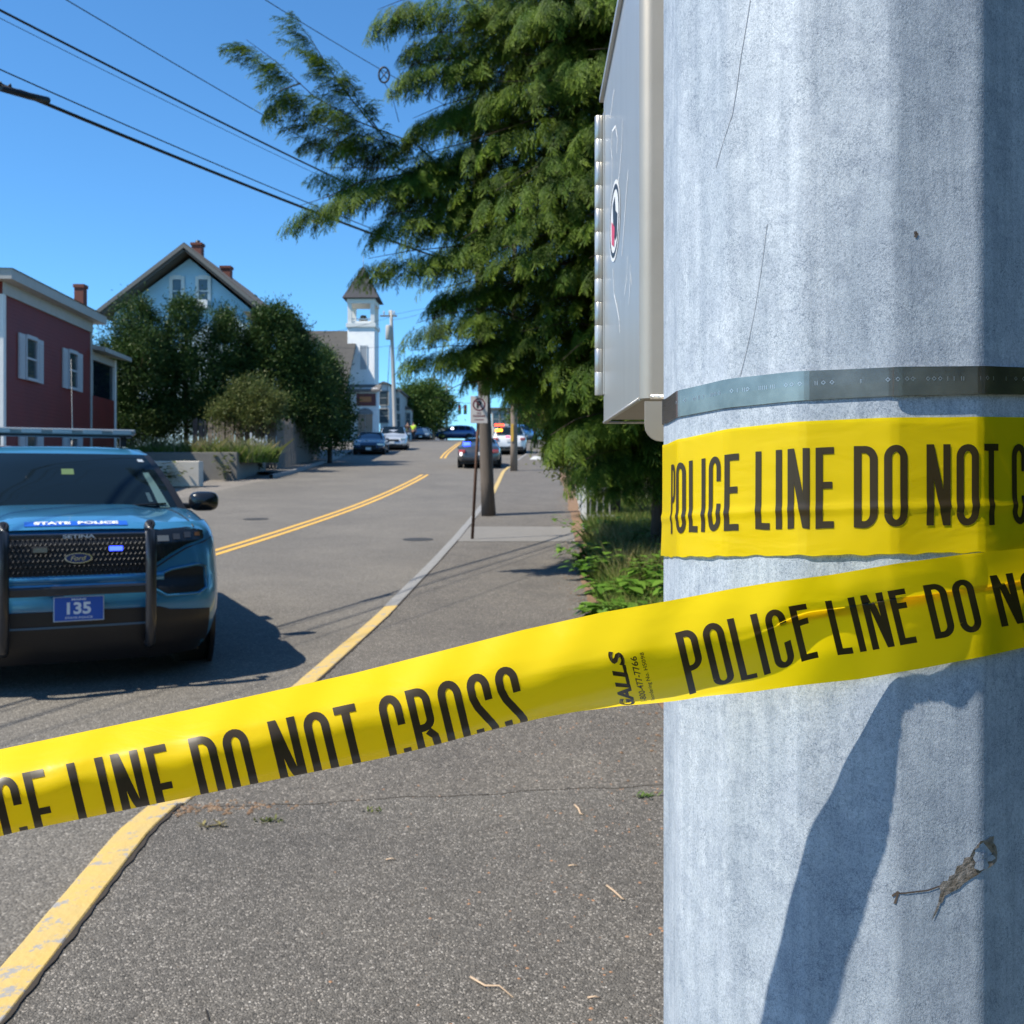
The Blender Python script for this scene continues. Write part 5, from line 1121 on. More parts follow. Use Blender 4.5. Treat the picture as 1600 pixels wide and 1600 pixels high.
blades('terrace_grass', 2200, wpos, .85, .02, leafmat('terrace_seed_grass', (.10, .14, .04), (.17, .20, .07), (.32, .27, .16), .8, .4), .45)
blades('terrace_grass', 16000, wpos, .55, .022, leafmat('bright_terrace_grass', (.07, .13, .02), (.12, .2, .03), (.22, .27, .07), .8, .4))
# broad-leaved weeds by the sidewalk
def weed(base, h, nleaf, ls, label, name='leafy_weed', group='leafy weeds along the sidewalk', m=None, spread=.5):
    t = thing(name, label, 'weed', base, 0, group); B = Vector(base); g = MB(); V = []; 
    outl = [(0, 0), (.18, .26), (.42, .40), (.62, .30), (.80, .20), (1.0, 0), (.80, -.20), (.62, -.30), (.42, -.40), (.18, -.26)]
    for s in range(max(3, nleaf // 7)):
        tipp = B + Vector((random.gauss(0, spread * h), random.gauss(0, spread * h), h * random.uniform(.6, 1.05))); pts = [B, B.lerp(tipp, .5) + Vector((0, 0, .06 * h)), tipp]; g.tube(pts, .004, 5, .0015, cap=False)
        for k in range(7):
            q = .3 + .7 * k / 6; p = B.lerp(tipp, q) + Vector((0, 0, .06 * h * math.sin(q * 3))); a = random.uniform(0, 6.28)
            d = Vector((math.cos(a), math.sin(a), random.uniform(-.35, .35))).normalized(); sdv = d.cross(Vector((0, 0, 1))).normalized(); n_ = sdv.cross(d); l = ls * random.uniform(.6, 1.25)
            V.append([tuple(p + d * (l * (u + .15)) + sdv * (l * v_) + n_ * (-.12 * l * u * u + .22 * l * abs(v_))) for u, v_ in outl])
    V = np.array(V); leaf_obj('leaves', V, None, rng.uniform(0, .8, len(V)), m or weedm, t, kind='stuff'); mkobj('stems', g, M('stem_green', (.09, .13, .03), .6) if 'stem' not in mat else mat['stem'], t).__setitem__('kind', 'stuff')
    return t
mat['stem'] = M('stem_green', (.09, .13, .03), .6)
weedm = leafmat('weed_leaf', (.065, .155, .02), (.12, .245, .03), (.20, .34, .05), 3.5, .35, .42)
labs = ['low leafy weed nearest the sidewalk edge just above the stretched tape', 'broad leaved green weed against the left edge of the galvanised pole', 'leafy weed between the tape and the round stone', 'taller leafy weed behind the nearest weeds beside the pole',
        'small leafy weed in the tall grass below the round stone', 'leafy bright green clump of weed at the grass edge beyond the tape', 'leafy weed low in the grass right beside the brown litter', 'leafy weed at the back of the weed patch by the pole', 'weed with big drooping leaves touching the tape top edge', 'leafy weed half hidden by the pole edge above the tape']
spots = [(940, 962, .20), (1020, 925, .42), (990, 945, .34), (1010, 905, .45), (985, 900, .3), (960, 940, .24), (945, 925, .2), (1038, 890, .4), (965, 965, .22), (1040, 950, .36)]
labs += ['tall leafy weed in front of the short white railing', 'leafy weed just left of the pole halfway up the grass', 'leafy weed under the dry brown shrub', 'spreading weed at the sidewalk edge below the picket fence', 'bright weed in the grass centre between railing and tape', 'narrow leafy weed rising above the round stone', 'dense leafy weed at the near end of the grass strip', 'weed with upright leaves behind the spreading weed']
spots += [(930, 838, .45), (1030, 868, .5), (1010, 842, .5), (912, 868, .28), (955, 880, .42), (1000, 872, .5), (975, 980, .26), (930, 900, .3)]
for (px, py, h), lb_ in zip(spots, labs):
    b = gp(px, py + 14, .03); weed(b, h * 1.05, 90, .150, lb_)
for k, (px, py, lb_) in enumerate(((418, 1286, 'small yellow green weed in the sidewalk seam left of centre'), (335, 1296, 'flat dry weed tuft in the seam next to the yellow kerb'), (1010, 1251, 'small green weed in the sidewalk seam beside the pole'), (585, 1272, 'tiny green sprout in the middle of the sidewalk seam'))):
    b = gp(px, py, WALK); g = []
    n = [34, 26, 26, 14][k]; X = np.tile(np.array(b), (n, 1)) + np.stack([rng.normal(0, [.035, .03, .02, .015][k], n), rng.normal(0, .012, n), np.zeros(n)], 1); a = rng.uniform(0, 6.28, n); l = rng.uniform(.015, .04, n)
    d = np.stack([np.cos(a) * l, np.sin(a) * l, l * rng.uniform(.2, .8, n)], 1); sdv = np.stack([-np.sin(a), np.cos(a), 0 * a], 1) * .005
    V = np.stack([X, X + d * .5 + sdv, X + d, X + d * .5 - sdv], 1)
    o = leaf_obj('crack_weed', V, None, rng.uniform(0, 1, n), [olive, leafmat('dry_moss', (.14, .11, .04), (.22, .17, .07), (.3, .26, .1), 5, .2), mid, olive][k]); meta(o, lb_, 'weed', 'weeds in the sidewalk seam')
# round stone in the grass
g = MB(); c0 = gp(1012, 852, .1) + Vector((0, 0, .02)); g.grid(lambda u, v: (lambda a, b: c0 + Vector((.20 * math.cos(a) * math.sin(b), .15 * math.sin(a) * math.sin(b), .11 * math.cos(b))) * (1 + .12 * math.sin(3 * a + 2 * b)))(2 * math.pi * u, math.pi * v), 20, 12)
mkobj('field_stone', g, mat['granite'], label='rounded grey stone lying in the grass beside the pole', cat='stone')
# brown bare shrub / dead branches behind the weeds
g = MB(); b0_ = gp(1015, 812, .05)
for k in range(40):
    e = b0_ + Vector((random.gauss(0, .45), random.gauss(0, .3), random.uniform(.3, .95))); mp_ = b0_.lerp(e, .5) + Vector((random.gauss(0, .08), 0, .05)); g.tube([b0_ + Vector((random.gauss(0, .12), 0, 0)), mp_, e], .008, 4, .002, cap=False)
o = mkobj('dead_shrub', g, M('dead_twigs', (.24, .17, .09), .9), label='dry brown leafless shrub behind the tall grass by the pole', cat='shrub')
# ------------------------------------------------------------------ left side: walls, fences
rw = thing('retaining_wall', 'low grey concrete retaining wall holding the grassy terrace on the left', 'wall', (-11.6, wallY, 1.5))
a = at(205, 705, 37.2); b = at(372, 703, 37.2); c = at(415, 707, 41.5)
g = MB(); zt_ = 2.72; g.prism([(a.x - 3, 37.0, 1.4), (b.x, 37.0, 1.4), (b.x, 37.0, zt_), (a.x - 3, 37.0, zt_)], (0, .3, 0)); bevel(mkobj('wall_face', g, mat['concrete'], rw), .02)
g = MB(); g.prism([(b.x + .002, 37.0, 1.4), (c.x, 41.5, 1.6), (c.x, 41.5, zt_ + .06), (b.x + .002, 37.0, zt_)], (-.3, .1, 0)); mkobj('wall_face', g, mat['concrete'], rw)
g = MB(); g.prism([(a.x - 3, 37.28, 2.0), (b.x - .3, 37.28, 2.0), (c.x - .3, 43, 2.0), (-16, 43, 2.0)], (0, 0, .35)); mkobj('terrace_soil', g, mat['soil'], rw)
g = MB(); p = at(288, 728, 33.5); g.box((p.x - .4, 33.5, hz(33.5) + .42), (1.9, .5, .84), rz=.05); bevel(mkobj('concrete_block', g, M('pale_concrete', (.5, .46, .4), .85, var=(4, (.42, .38, .33), .3), bump=(40, .4, .006)), label='pale low concrete block wall just behind the blue police SUV mirror', cat='block'), .03)
for px, py, Y, h, lb_ in ((262, 735, 33, .9, 'tall weed growing in front of the pale block behind the police SUV'), (352, 735, 36.6, .9, 'green weed growing against the grey retaining wall'), (405, 700, 40.5, .8, 'yellow green plant beside the white gate on the terrace')):
    b = gp(px, py + 8, .0); b.y = Y; b.x = (px - 800) / F * Y; b.z = hz(Y); weed(b, h, 60, .20, lb_, 'tall_weed', None, olive, .3)
# stockade fence behind the terrace, board by board
fen = thing('board_fence', 'weathered grey stockade fence of pointed boards behind the grassy terrace', 'fence', (-10.6, 42, 2.2))
fp_ = [at(300, 690, 44), at(352, 690, 43.2), at(432, 700, 42.2), at(500, 700, 52)]
board_meshes = {}
def fence_run(fen, A, B, zA, zB, hA, hB, bw, m, pointed=True, th=.02, gap=.035, names='board'):
    d = Vector((B.x - A.x, B.y - A.y, 0)); L = d.length; d.normalize(); n = int(L / (bw + gap)); rz = math.atan2(d.y, d.x)
    key = (bw, pointed, th)
    if key not in board_meshes:
        g = MB(); pl = [(-bw / 2, 0, 0), (bw / 2, 0, 0), (bw / 2, 0, .94), (bw * .18 if pointed else bw / 2, 0, 1), (-bw * .18 if pointed else -bw / 2, 0, 1), (-bw / 2, 0, .94)]
        g.prism([(x, -th / 2, z) for x, y, z in pl], (0, th, 0)); me = bpy.data.meshes.new(names); me.from_pydata([tuple(v) for v in g.v], [], g.f); me.materials.append(m); board_meshes[key] = me
    for i in range(n):
        q = (i + .5) / n; p = A.lerp(B, q); o = bpy.data.objects.new(names, board_meshes[key]); C.objects.link(o); o.parent = fen; o.rotation_euler = (0, random.gauss(0, .012), rz)
        o.location = (p.x - WL[fen.name].x, p.y - WL[fen.name].y, zA + (zB - zA) * q - WL[fen.name].z); o.scale = (1, 1, (hA + (hB - hA) * q) * random.uniform(.94, 1.05)); o.location.y += random.uniform(-.015, .015)
hb = lambda P, py: EYE + (HOR - py) / F * P.y
fence_run(fen, fp_[0], fp_[1], 2.4, 2.4, hb(fp_[0], 655) - 2.4, hb(fp_[1], 653) - 2.4, .12, mat['wood_grey'])
fence_run(fen, fp_[1], fp_[2], 2.3, 2.2, hb(fp_[1], 653) - 2.3, hb(fp_[2], 650) - 2.2, .12, mat['wood_grey'])
fence_run(fen, fp_[2], fp_[3], 2.0, 2.7, hb(fp_[2], 650) - 2.0, hb(fp_[3], 676) - 2.7, .12, mat['wood_grey'])
# white picket gate on the terrace corner
wg = thing('white_gate', 'small white picket gate standing askew on the terrace corner', 'gate', at(405, 690, 41.2), 0)
p0, p1 = at(392, 700, 41.0), at(416, 706, 41.6)
mat['white_board'] = M('white_board_paint', (.55, .58, .62), .6)
for k in range(6):
    q = k / 5; p = p0.lerp(p1, q); g = MB(); top = interp(q, [(0, 676), (.25, 684), (.75, 688), (1, 680)]); g.bx(p.x - .035, p.x + .035, p.y - .01, p.y + .01, at(0, 708, p.y).z, at(0, top, p.y).z); mkobj('picket', g, mat['white_board'], wg)
g = MB(); g.tube([p0 + Vector((0, .03, .18)), p1 + Vector((0, .03, .18))], .025, 4); mkobj('rail', g, mat['white_board'], wg); g = MB(); g.tube([p0 + Vector((0, .03, .42)), p1 + Vector((0, .03, .25))], .025, 4); mkobj('rail', g, mat['white_board'], wg)
# right side: white picket fence and railing
pf = thing('picket_fence', 'white picket fence along the right edge of the sidewalk under the hemlock', 'fence', (1.5, 21, hz(21)))
A = Vector((1.36, 19.2, 0)); B = Vector((1.75, 27.5, 0)); n = 34
me_p = None
for i in range(n):
    q = i / (n - 1); p = A.lerp(B, q); post = i in (0, 17, 33)
    g = MB(); wd = .05 if post else .035; h = 1.02 if post else .90
    if me_p is None or post:
        g.prism([(-wd, -.012 * (3 if post else 1), 0), (wd, -.012 * (3 if post else 1), 0), (wd, -.012 * (3 if post else 1), h - .05), (0, -.012 * (3 if post else 1), h), (-wd, -.012 * (3 if post else 1), h - .05)], (0, .024 * (3 if post else 1), 0))
        o = mkobj('post' if post else 'picket', g, mat['white'], pf, local=True)
        if not post: me_p = o.data
    else: o = bpy.data.objects.new('picket', me_p); C.objects.link(o); o.parent = pf
    o.location = (p.x - 1.5, p.y - 21, hz(p.y) - hz(21) + .03); o.rotation_euler = (0, 0, R_(87))
for zz in (.25, .7):
    g = MB(); g.tube([A + Vector((.03, 0, hz(A.y) + zz)), B + Vector((.03, 0, hz(B.y) + zz))], .028, 4); mkobj('rail', g, mat['white'], pf)
rl = thing('garden_railing', 'short white railing with thin bars running right from the picket fence', 'railing', (1.9, 19.1, hz(19)))
for zz in (.30, .82):
    g = MB(); g.bx(1.40, 1.92, 19.08, 19.13, hz(19) + zz, hz(19) + zz + .05); mkobj('rail', g, mat['trim'], rl)
for i in range(4):
    g = MB(); g.bx(1.45 + i * .12, 1.475 + i * .12, 19.09, 19.12, hz(19) + .05, hz(19) + .83); mkobj('bar', g, mat['trim'], rl)

# ------------------------------------------------------------------ buildings
def clap(name, col, col2, step=.12):
    m = bpy.data.materials.new(name); m.use_nodes = True; n = m.node_tree.nodes; l = m.node_tree.links; b = n['Principled BSDF']; b.inputs['Roughness'].default_value = .6
    tc = n.new('ShaderNodeTexCoord'); sp = n.new('ShaderNodeSeparateXYZ'); l.new(tc.outputs['Object'], sp.inputs[0])
    a = n.new('ShaderNodeMath'); a.operation = 'DIVIDE'; a.inputs[1].default_value = step; l.new(sp.outputs['Z'], a.inputs[0]); f = n.new('ShaderNodeMath'); f.operation = 'FRACT'; l.new(a.outputs[0], f.inputs[0])
    bp = n.new('ShaderNodeBump'); bp.inputs['Strength'].default_value = 1; bp.inputs['Distance'].default_value = .03; bp.invert = True; l.new(f.outputs[0], bp.inputs['Height']); l.new(bp.outputs[0], b.inputs['Normal'])
    t = n.new('ShaderNodeTexNoise'); t.inputs['Scale'].default_value = 1.2; t.inputs['Detail'].default_value = 6; l.new(tc.outputs['Object'], t.inputs[0]); r = n.new('ShaderNodeValToRGB'); r.color_ramp.elements[0].position = .35; r.color_ramp.elements[1].position = .65
    r.color_ramp.elements[0].color = (*col, 1); r.color_ramp.elements[1].color = (*col2, 1); l.new(t.outputs[0], r.inputs[0]); l.new(r.outputs[0], b.inputs['Base Color']); return m
red = clap('red_clapboard', (.155, .012, .005), (.18, .014, .006)); bluec = clap('pale_blue_clapboard', (.42, .61, .72), (.46, .66, .76)); whitec = clap('white_clapboard', (.68, .69, .70), (.76, .76, .76), .14)
shingle = M('dark_roof_shingle', (.10, .095, .095), .9, var=(3, (.14, .13, .125), .3), bump=(10, .6, .02)); shingle_b = M('brown_roof_shingle', (.085, .072, .062), .9, var=(3, (.12, .10, .085), .3), bump=(10, .6, .02))
mat['shutter'] = M('pale_shutter', (.42, .43, .46), .6)
def wall_window(par, O, U, w_, h, depth=.06, shutters=False, trimm=None, tw=.09, split=True, N=None):
    """window centred at O on a wall running along U (unit, horizontal); N = outward normal"""
    trimm = trimm or mat['white']; N = N or Vector((U.y, -U.x, 0)); up = Vector((0, 0, 1))
    def plate(g, a, b, c, d, o0, o1):   # box between u a..b, z c..d, offsets o0..o1 along N
        vs = [O + U * u + up * z + N * o for o in (o0, o1) for u, z in ((a, c), (b, c), (b, d), (a, d))]; g.add(vs, [(0, 1, 2, 3), (4, 7, 6, 5), (0, 4, 5, 1), (1, 5, 6, 2), (2, 6, 7, 3), (3, 7, 4, 0)])
    W2, H2 = w_ / 2, h / 2
    fr = MB(); plate(fr, -W2 - tw, -W2, -H2 - tw, H2 + tw, 0, .07); plate(fr, W2, W2 + tw, -H2 - tw, H2 + tw, 0, .07); plate(fr, -W2, W2, H2, H2 + tw * 1.3, 0, .08); plate(fr, -W2, W2, -H2 - tw, -H2, 0, .09)
    if split: plate(fr, -W2, W2, -.03, .03, .0, .045)
    wn = mkobj('window', fr, trimm, par)
    p = MB(); plate(p, -W2, W2, -H2, H2, .005, .02); mkobj('pane', p, mat['glass_house'], wn)
    if shutters:
        for s in (-1, 1):
            q = MB(); a, b = sorted([s * (W2 + tw + .03), s * (W2 + tw + .03 + w_ * .55)]); plate(q, a, b, -H2 - tw, H2 + tw, .0, .05); sh = mkobj('shutter', q, mat['shutter'], par)
            q = MB()
            for k in range(12): z = -H2 + h * (k + .5) / 12; plate(q, a + .05, b - .05, z - .04, z + .02, .052, .065)
            o = mkobj('louvre', q, mat['shutter'], sh); o['kind'] = 'stuff'
    return wn
def chimney(par, c, w_, z0, z1, cap=True):
    g = MB(); nrow = int((z1 - z0) / .24); ch = MB(); ch.box((c[0], c[1], (z0 + z1) / 2), (w_, w_, z1 - z0)); o = mkobj('chimney', ch, mat['brick'], par)
    g.box((c[0], c[1], z1 + .05), (w_ * 1.2, w_ * 1.2, .12)); mkobj('chimney_cap', g, mat['brick'], o); return o
# red house on the left edge; its long wall runs away from the viewer
def rx(Y): return (4 - 800) / F * 29.9 - .076 * (Y - 29.9)
RH = Vector((rx(29.9), 29.9, hz(29.9))); U = Vector((-.076, 1, 0)).normalized(); NR = Vector((U.y, -U.x, 0))
rh = thing('red_house', 'dark red two storey house with white shutters and pale overhanging roof at left edge', 'house', RH)
ez = at(0, 446, 29.9).z; Lr = (37.65 - 29.9) * 1.003
g = MB(); a = RH + Vector((0, 0, -.4)); W8 = -NR * 8.5
g.prism([a, a + U * Lr, a + U * Lr + W8, a + W8], (0, 0, ez - a.z + .35)); mkobj('wall', g, red, rh)
g = MB(); oh = .42
def rp(u, n_, z): return Vector((RH.x, RH.y, z)) + U * u + NR * n_
g.add([rp(-oh, oh, ez + .12), rp(Lr + oh, oh, ez + .12), rp(Lr + oh, -8.5 - oh, ez + .12), rp(-oh, -8.5 - oh, ez + .12), rp(-oh, oh, ez + .42), rp(Lr + oh, oh, ez + .42), rp(Lr + oh, -8.5 - oh, ez + .42), rp(-oh, -8.5 - oh, ez + .42)], [(0, 1, 5, 4), (1, 2, 6, 5), (2, 3, 7, 6), (3, 0, 4, 7), (0, 3, 2, 1)]); mkobj('cornice', g, mat['trim'], rh)
g = MB(); g.add([rp(-oh - .05, oh + .05, ez + .425), rp(Lr + oh + .05, oh + .05, ez + .425), rp(Lr + oh + .05, -8.5 - oh, ez + .425), rp(-oh - .05, -8.5 - oh, ez + .425), rp(Lr / 2 - 1, -4.2, ez + .95), rp(Lr / 2 + 1, -4.2, ez + .95)], [(0, 1, 5, 4), (1, 2, 5), (2, 3, 4, 5), (3, 0, 4)]); mkobj('roof', g, shingle, rh)
g = MB(); g.prism([rp(0, 0, ez - .25), rp(Lr, 0, ez - .25), rp(Lr, .06, ez - .25), rp(0, .06, ez - .25)], (0, 0, .37)); mkobj('frieze_board', g, mat['trim'], rh)
g = MB(); g.prism([rp(-.03, -.12, hz(30)), rp(.16, -.12, hz(30)), rp(.16, .035, hz(30)), rp(-.03, .035, hz(30))], (0, 0, ez - hz(30) - .25)); mkobj('corner_board', g, mat['white'], rh)
g = MB(); g.prism([rp(Lr - .14, -.12, hz(30)), rp(Lr + .03, -.12, hz(30)), rp(Lr + .03, .03, hz(30)), rp(Lr - .14, .03, hz(30))], (0, 0, ez - hz(30) - .25)); mkobj('corner_board', g, mat['trim'], rh)
for px, yt, yb in ((47, 528, 594), (112, 550, 608)):
    # wall point under this pixel
    t = (px - 800) / F; Y = (RH.x + .076 * RH.y) / (t + .076); zt, zb = at(0, yt, Y).z, at(0, yb, Y).z
    wall_window(rh, Vector((t * Y, Y, (zt + zb) / 2)) + NR * .01, U, .80, zt - zb - .12, shutters=True, trimm=mat['shutter'], N=NR)
    wall_window(rh, Vector((t * Y, Y, (zt + zb) / 2 - 2.95)) + NR * .01, U, .80, zt - zb - .12, shutters=True, trimm=mat['shutter'], N=NR)
chimney(rh, at(126, 0, 37.0), .33, ez + .3, at(0, 450, 37.0).z)
# porch wing with a lower roof at the far end
g = MB(); zL = at(0, 556, 39).z; u0, u1 = Lr + .01, Lr + 2.9
g.prism([rp(u0, -.25, hz(38) - .3), rp(u1, -.25, hz(38) - .3), rp(u1, -6, hz(38) - .3), rp(u0, -6, hz(38) - .3)], (0, 0, zL - hz(38) + .3)); wing = mkobj('wall', g, red, rh)
g = MB(); g.prism([rp(u0, -.01, hz(38)), rp(u1, -.01, hz(38)), rp(u1, -.2, hz(38)), rp(u0, -.2, hz(38))], (0, 0, at(0, 622, 39).z - hz(38))); mkobj('porch_parapet', g, red, rh)
g = MB(); g.prism([rp(u0 + .05, .0, zL - .28), rp(u1, .0, zL - .28), rp(u1, -.2, zL - .28), rp(u0 + .05, -.2, zL - .28)], (0, 0, .28)); mkobj('porch_beam', g, mat['trim'], rh)
g = MB(); g.prism([rp(u0 + .12, -.08, at(0, 622, 39).z), rp(u1 - .18, -.08, at(0, 622, 39).z), rp(u1 - .18, -.12, at(0, 622, 39).z), rp(u0 + .12, -.12, at(0, 622, 39).z)], (0, 0, 3)); g.v = [(x, y, min(z, zL - .29)) for x, y, z in g.v]; mkobj('porch_screen', g, mat['glass'], rh)
g = MB(); g.prism([rp(u1 - .18, .02, hz(38)), rp(u1 + .02, .02, hz(38)), rp(u1 + .02, -.2, hz(38)), rp(u1 - .18, -.2, hz(38))], (0, 0, zL - hz(38))); mkobj('porch_post', g, mat['white'], rh)
g = MB(); g.prism([rp(u0, .02, at(0, 622, 39).z), rp(u0 + .12, .02, at(0, 622, 39).z), rp(u0 + .12, -.2, at(0, 622, 39).z), rp(u0, -.2, at(0, 622, 39).z)], (0, 0, 2)); mkobj('porch_post', g, mat['trim'], rh)
g = MB(); g.add([rp(u0, .5, zL + .0), rp(u1 + .4, .5, zL + .0), rp(u1 + .4, -4, zL + .9), rp(u0, -4, zL + .9), rp(u0, .5, zL + .16), rp(u1 + .4, .5, zL + .16), rp(u1 + .4, -4, zL + 1.06), rp(u0, -4, zL + 1.06)], [(0, 1, 5, 4), (1, 2, 6, 5), (2, 3, 7, 6), (3, 0, 4, 7), (0, 3, 2, 1), (4, 5, 6, 7)]); mkobj('porch_roof', g, mat['trim'], rh)
# pale blue house with a steep gable
YB = 50.0; bh = thing('blue_house', 'pale blue gabled house with two attic windows rising behind the dark trees', 'house', (at(290, 0, YB).x, YB, hz(YB)))
s_ = YB / F
GP = lambda px, py, dy=0: at(px, py, YB) + Vector((0, dy, 0))
g = MB(); zB = hz(YB) - .3
pts = [GP(178, 490), GP(296, 404), GP(412, 500)]; pts = [Vector((pts[0].x, YB, zB))] + pts + [Vector((pts[2].x, YB, zB))]
g.prism(pts, (0, 11, 0)); mkobj('wall', g, bluec, bh)
def slope(a, b, w0, th, m, dy=11.6, name='roof'):
    g = MB(); A, B = GP(*a), GP(*b); n_ = Vector((-(B - A).z, 0, (B - A).x)).normalized(); n_ = n_ if n_.z > 0 else -n_; f = Vector((0, -w0, 0)); bk = Vector((0, dy, 0))
    g.add([A + f, B + f, B + bk, A + bk, A + f - n_ * th, B + f - n_ * th, B + bk - n_ * th, A + bk - n_ * th], [(0, 1, 2, 3), (4, 7, 6, 5), (0, 4, 5, 1), (1, 5, 6, 2), (2, 6, 7, 3), (3, 7, 4, 0)]); return mkobj(name, g, m, bh)
slope((158, 490), (295, 384), .75, .34, shingle_b); slope((295.1, 384), (424, 490), .75, .30, shingle_b)
g = MB(); A, B = GP(158, 491, -.78), GP(295, 385.5, -.78)
for (A, B) in ((GP(158, 491), GP(295, 385.5)), (GP(295, 385.5), GP(424, 491))):
    g = MB(); q = Vector((0, 0, -.22)); f = Vector((0, -.76, 0)); g.prism([A + f, B + f, B + f + q, A + f + q], (0, -.05, 0)); mkobj('bargeboard', g, M('grey_trim', (.13, .13, .125), .7) if 'gt' not in mat else mat['gt'], bh)
for px in (277, 318):
    wall_window(bh, GP(px, 455, -.01), Vector((1, 0, 0)), .44 if px > 300 else .42, 1.12, trimm=mat['white'], tw=.16, N=Vector((0, -1, 0)))
# air conditioner in right attic window
g = MB(); g.box(GP(319, 477, -.25), (.6, .5, .38)); mkobj('window_unit', g, mat['white'], bh)
g = MB(); g.prism([GP(384, 489, -.05), GP(412, 489, -.05), GP(404, 512, -.05)], (0, .5, 0)); g.v = [(x, y - .45, z) for x, y, z in g.v]; mkobj('eave_triangle', g, shingle_b, bh)  # dark triangular block under the right eave
chimney(bh, at(309, 0, 52.5), .5, at(0, 430, 52.5).z, at(0, 384, 52.5).z); chimney(bh, at(354, 0, 54), .5, at(0, 480, 54).z, at(0, 420, 54).z)
g = MB(); g.tube([at(309, 384, 52.5), at(309, 376, 52.5)], .12, 8); mkobj('flue', g, mat['black_plastic'], bh)
# rear wing roof continuing down to the right
g = MB(); g.prism([at(415, 486, 58), at(486, 528, 58), at(486, 620, 58), at(415, 620, 58)], (0, 6, 0)); mkobj('wall', g, bluec, bh)
g = MB(); A, B = at(418, 482, 57.6), at(492, 527, 57.6); g.prism([A, B, B - Vector((0, 0, .3)), A - Vector((0, 0, .3))], (0, 7, 0)); mkobj('roof', g, shingle_b, bh)
# white church with belfry
YC = 92.; ch = thing('church', 'white wooden church with open belfry tower and pointed grey spire', 'church', (at(565, 0, YC).x, YC, hz(YC)))
cxm = lambda px, dy=0: (px - 800) / F * (YC + dy)
zz = lambda py, dy=0: EYE + (HOR - py) / F * (YC + dy)
tw_ = cxm(585) - cxm(543)                            # tower width
x0, x1 = cxm(543), cxm(585); TD = 3.0; x1b = x1
g = MB(); g.bx(x0, x1, YC, YC + TD, hz(YC) - .5, zz(509)); mkobj('tower_wall', g, whitec, ch)
g = MB(); g.bx(x0 - .12, x1 + .12, YC - .12, YC + TD + .12, zz(511), zz(505)); mkobj('belfry_floor', g, mat['white'], ch)
for a_ in (x0 + .18, x1 - .18):
    for b_ in (YC + .18, YC + TD - .18):
        g = MB(); g.bx(a_ - .18, a_ + .18, b_ - .18, b_ + .18, zz(505) + .002, zz(474)); mkobj('belfry_post', g, mat['white'], ch)
g = MB(); g.bx(x0 - .05, x1 + .05, YC - .05, YC + TD + .05, zz(474) + .002, zz(467)); mkobj('belfry_lintel', g, mat['white'], ch)
for (aa, bb, cc, dd) in ((x0 + .36, x1 - .36, YC + .14, YC + .2), (x0 + .36, x1 - .36, YC + TD - .2, YC + TD - .14)):
    g = MB(); g.bx(aa, bb, cc, dd, zz(499), zz(497)); mkobj('railing', g, mat['white'], ch)
    g = MB(); g.bx(aa, bb, cc, dd, zz(505) + .002, zz(501)); mkobj('railing', g, mat['white'], ch)
g = MB(); g.lathe((( x0 + x1) / 2, YC + TD / 2, 0), [(0, zz(488)), (.25, zz(489)), (.42, zz(497)), (.5, zz(499))], 14); mkobj('bell', g, M('bronze_bell', (.2, .15, .1), .4, .8), ch)
e_ = .42; ap = Vector(((x0 + x1) / 2, YC + TD / 2, zz(415, 1.5))); q = [Vector((x0 - e_, YC - e_, zz(466))), Vector((x1 + e_, YC - e_, zz(466))), Vector((x1 + e_, YC + TD + e_, zz(466))), Vector((x0 - e_, YC + TD + e_, zz(466)))]
g = MB(); g.add(q + [ap], [(0, 1, 4), (1, 2, 4), (2, 3, 4), (3, 0, 4), (3, 2, 1, 0)]); mkobj('spire', g, M('spire_shingle', (.038, .038, .046), .85, var=(3, (.055, .054, .062), .3), bump=(8, .6, .02)), ch)
g = MB(); g.tube([ap, ap + Vector((0, 0, .9))], .04, 5, .01); mkobj('finial', g, mat['trim'], ch)
g = MB(); g.bx(cxm(563), cxm(573), YC - .03, YC + .02, zz(577), zz(540)); tw2 = mkobj('louvre_window', g, M('grey_louvre', (.3, .32, .35), .6), ch)
g = MB()
for s in (cxm(562.2), cxm(573)): g.bx(s, s + .05, YC - .06, YC, zz(578), zz(539))
mkobj('window_trim', g, mat['white'], tw2)
# nave: ridge runs to the left behind the tower, roof falls towards the viewer
g = MB(); ry = YC + 1.6; R0, R1 = Vector((cxm(468, 1.6), ry, zz(517, 1.6))), Vector((cxm(556), ry, zz(517, 1.6)))
E0, E1 = Vector((cxm(468, 1.6), YC - 6.4, zz(622, -6.4))), Vector((R1.x, YC - 6.4, zz(622, -6.4)))
th = Vector((0, 0, -.25)); g.add([R0, R1, E1, E0, R0 + th, R1 + th, E1 + th, E0 + th], [(0, 1, 2, 3), (4, 7, 6, 5), (0, 4, 5, 1), (1, 5, 6, 2), (2, 6, 7, 3), (3, 7, 4, 0)])
bk = Vector((R0.x, YC + 9.6, E0.z)); bk1 = Vector((R1.x, YC + 9.6, E0.z)); g.add([R0, R1, bk1, bk], [(0, 1, 2, 3)]); mkobj('nave_roof', g, M('church_roof_shingle', (.05, .048, .046), .9, var=(2, (.075, .07, .067), .3), bump=(8, .6, .02)), ch)
g = MB(); g.prism([Vector((R0.x + .3, YC - 6.0, hz(YC - 6) - .3)), Vector((R0.x + .3, YC - 6.0, E0.z - .1)), Vector((R0.x + .3, ry, R0.z - .5)), Vector((R0.x + .3, YC + 9.2, E0.z - .1)), Vector((R0.x + .3, YC + 9.2, hz(YC) - .3))], (R1.x - R0.x - .8, 0, 0)); mkobj('nave_wall', g, whitec, ch)
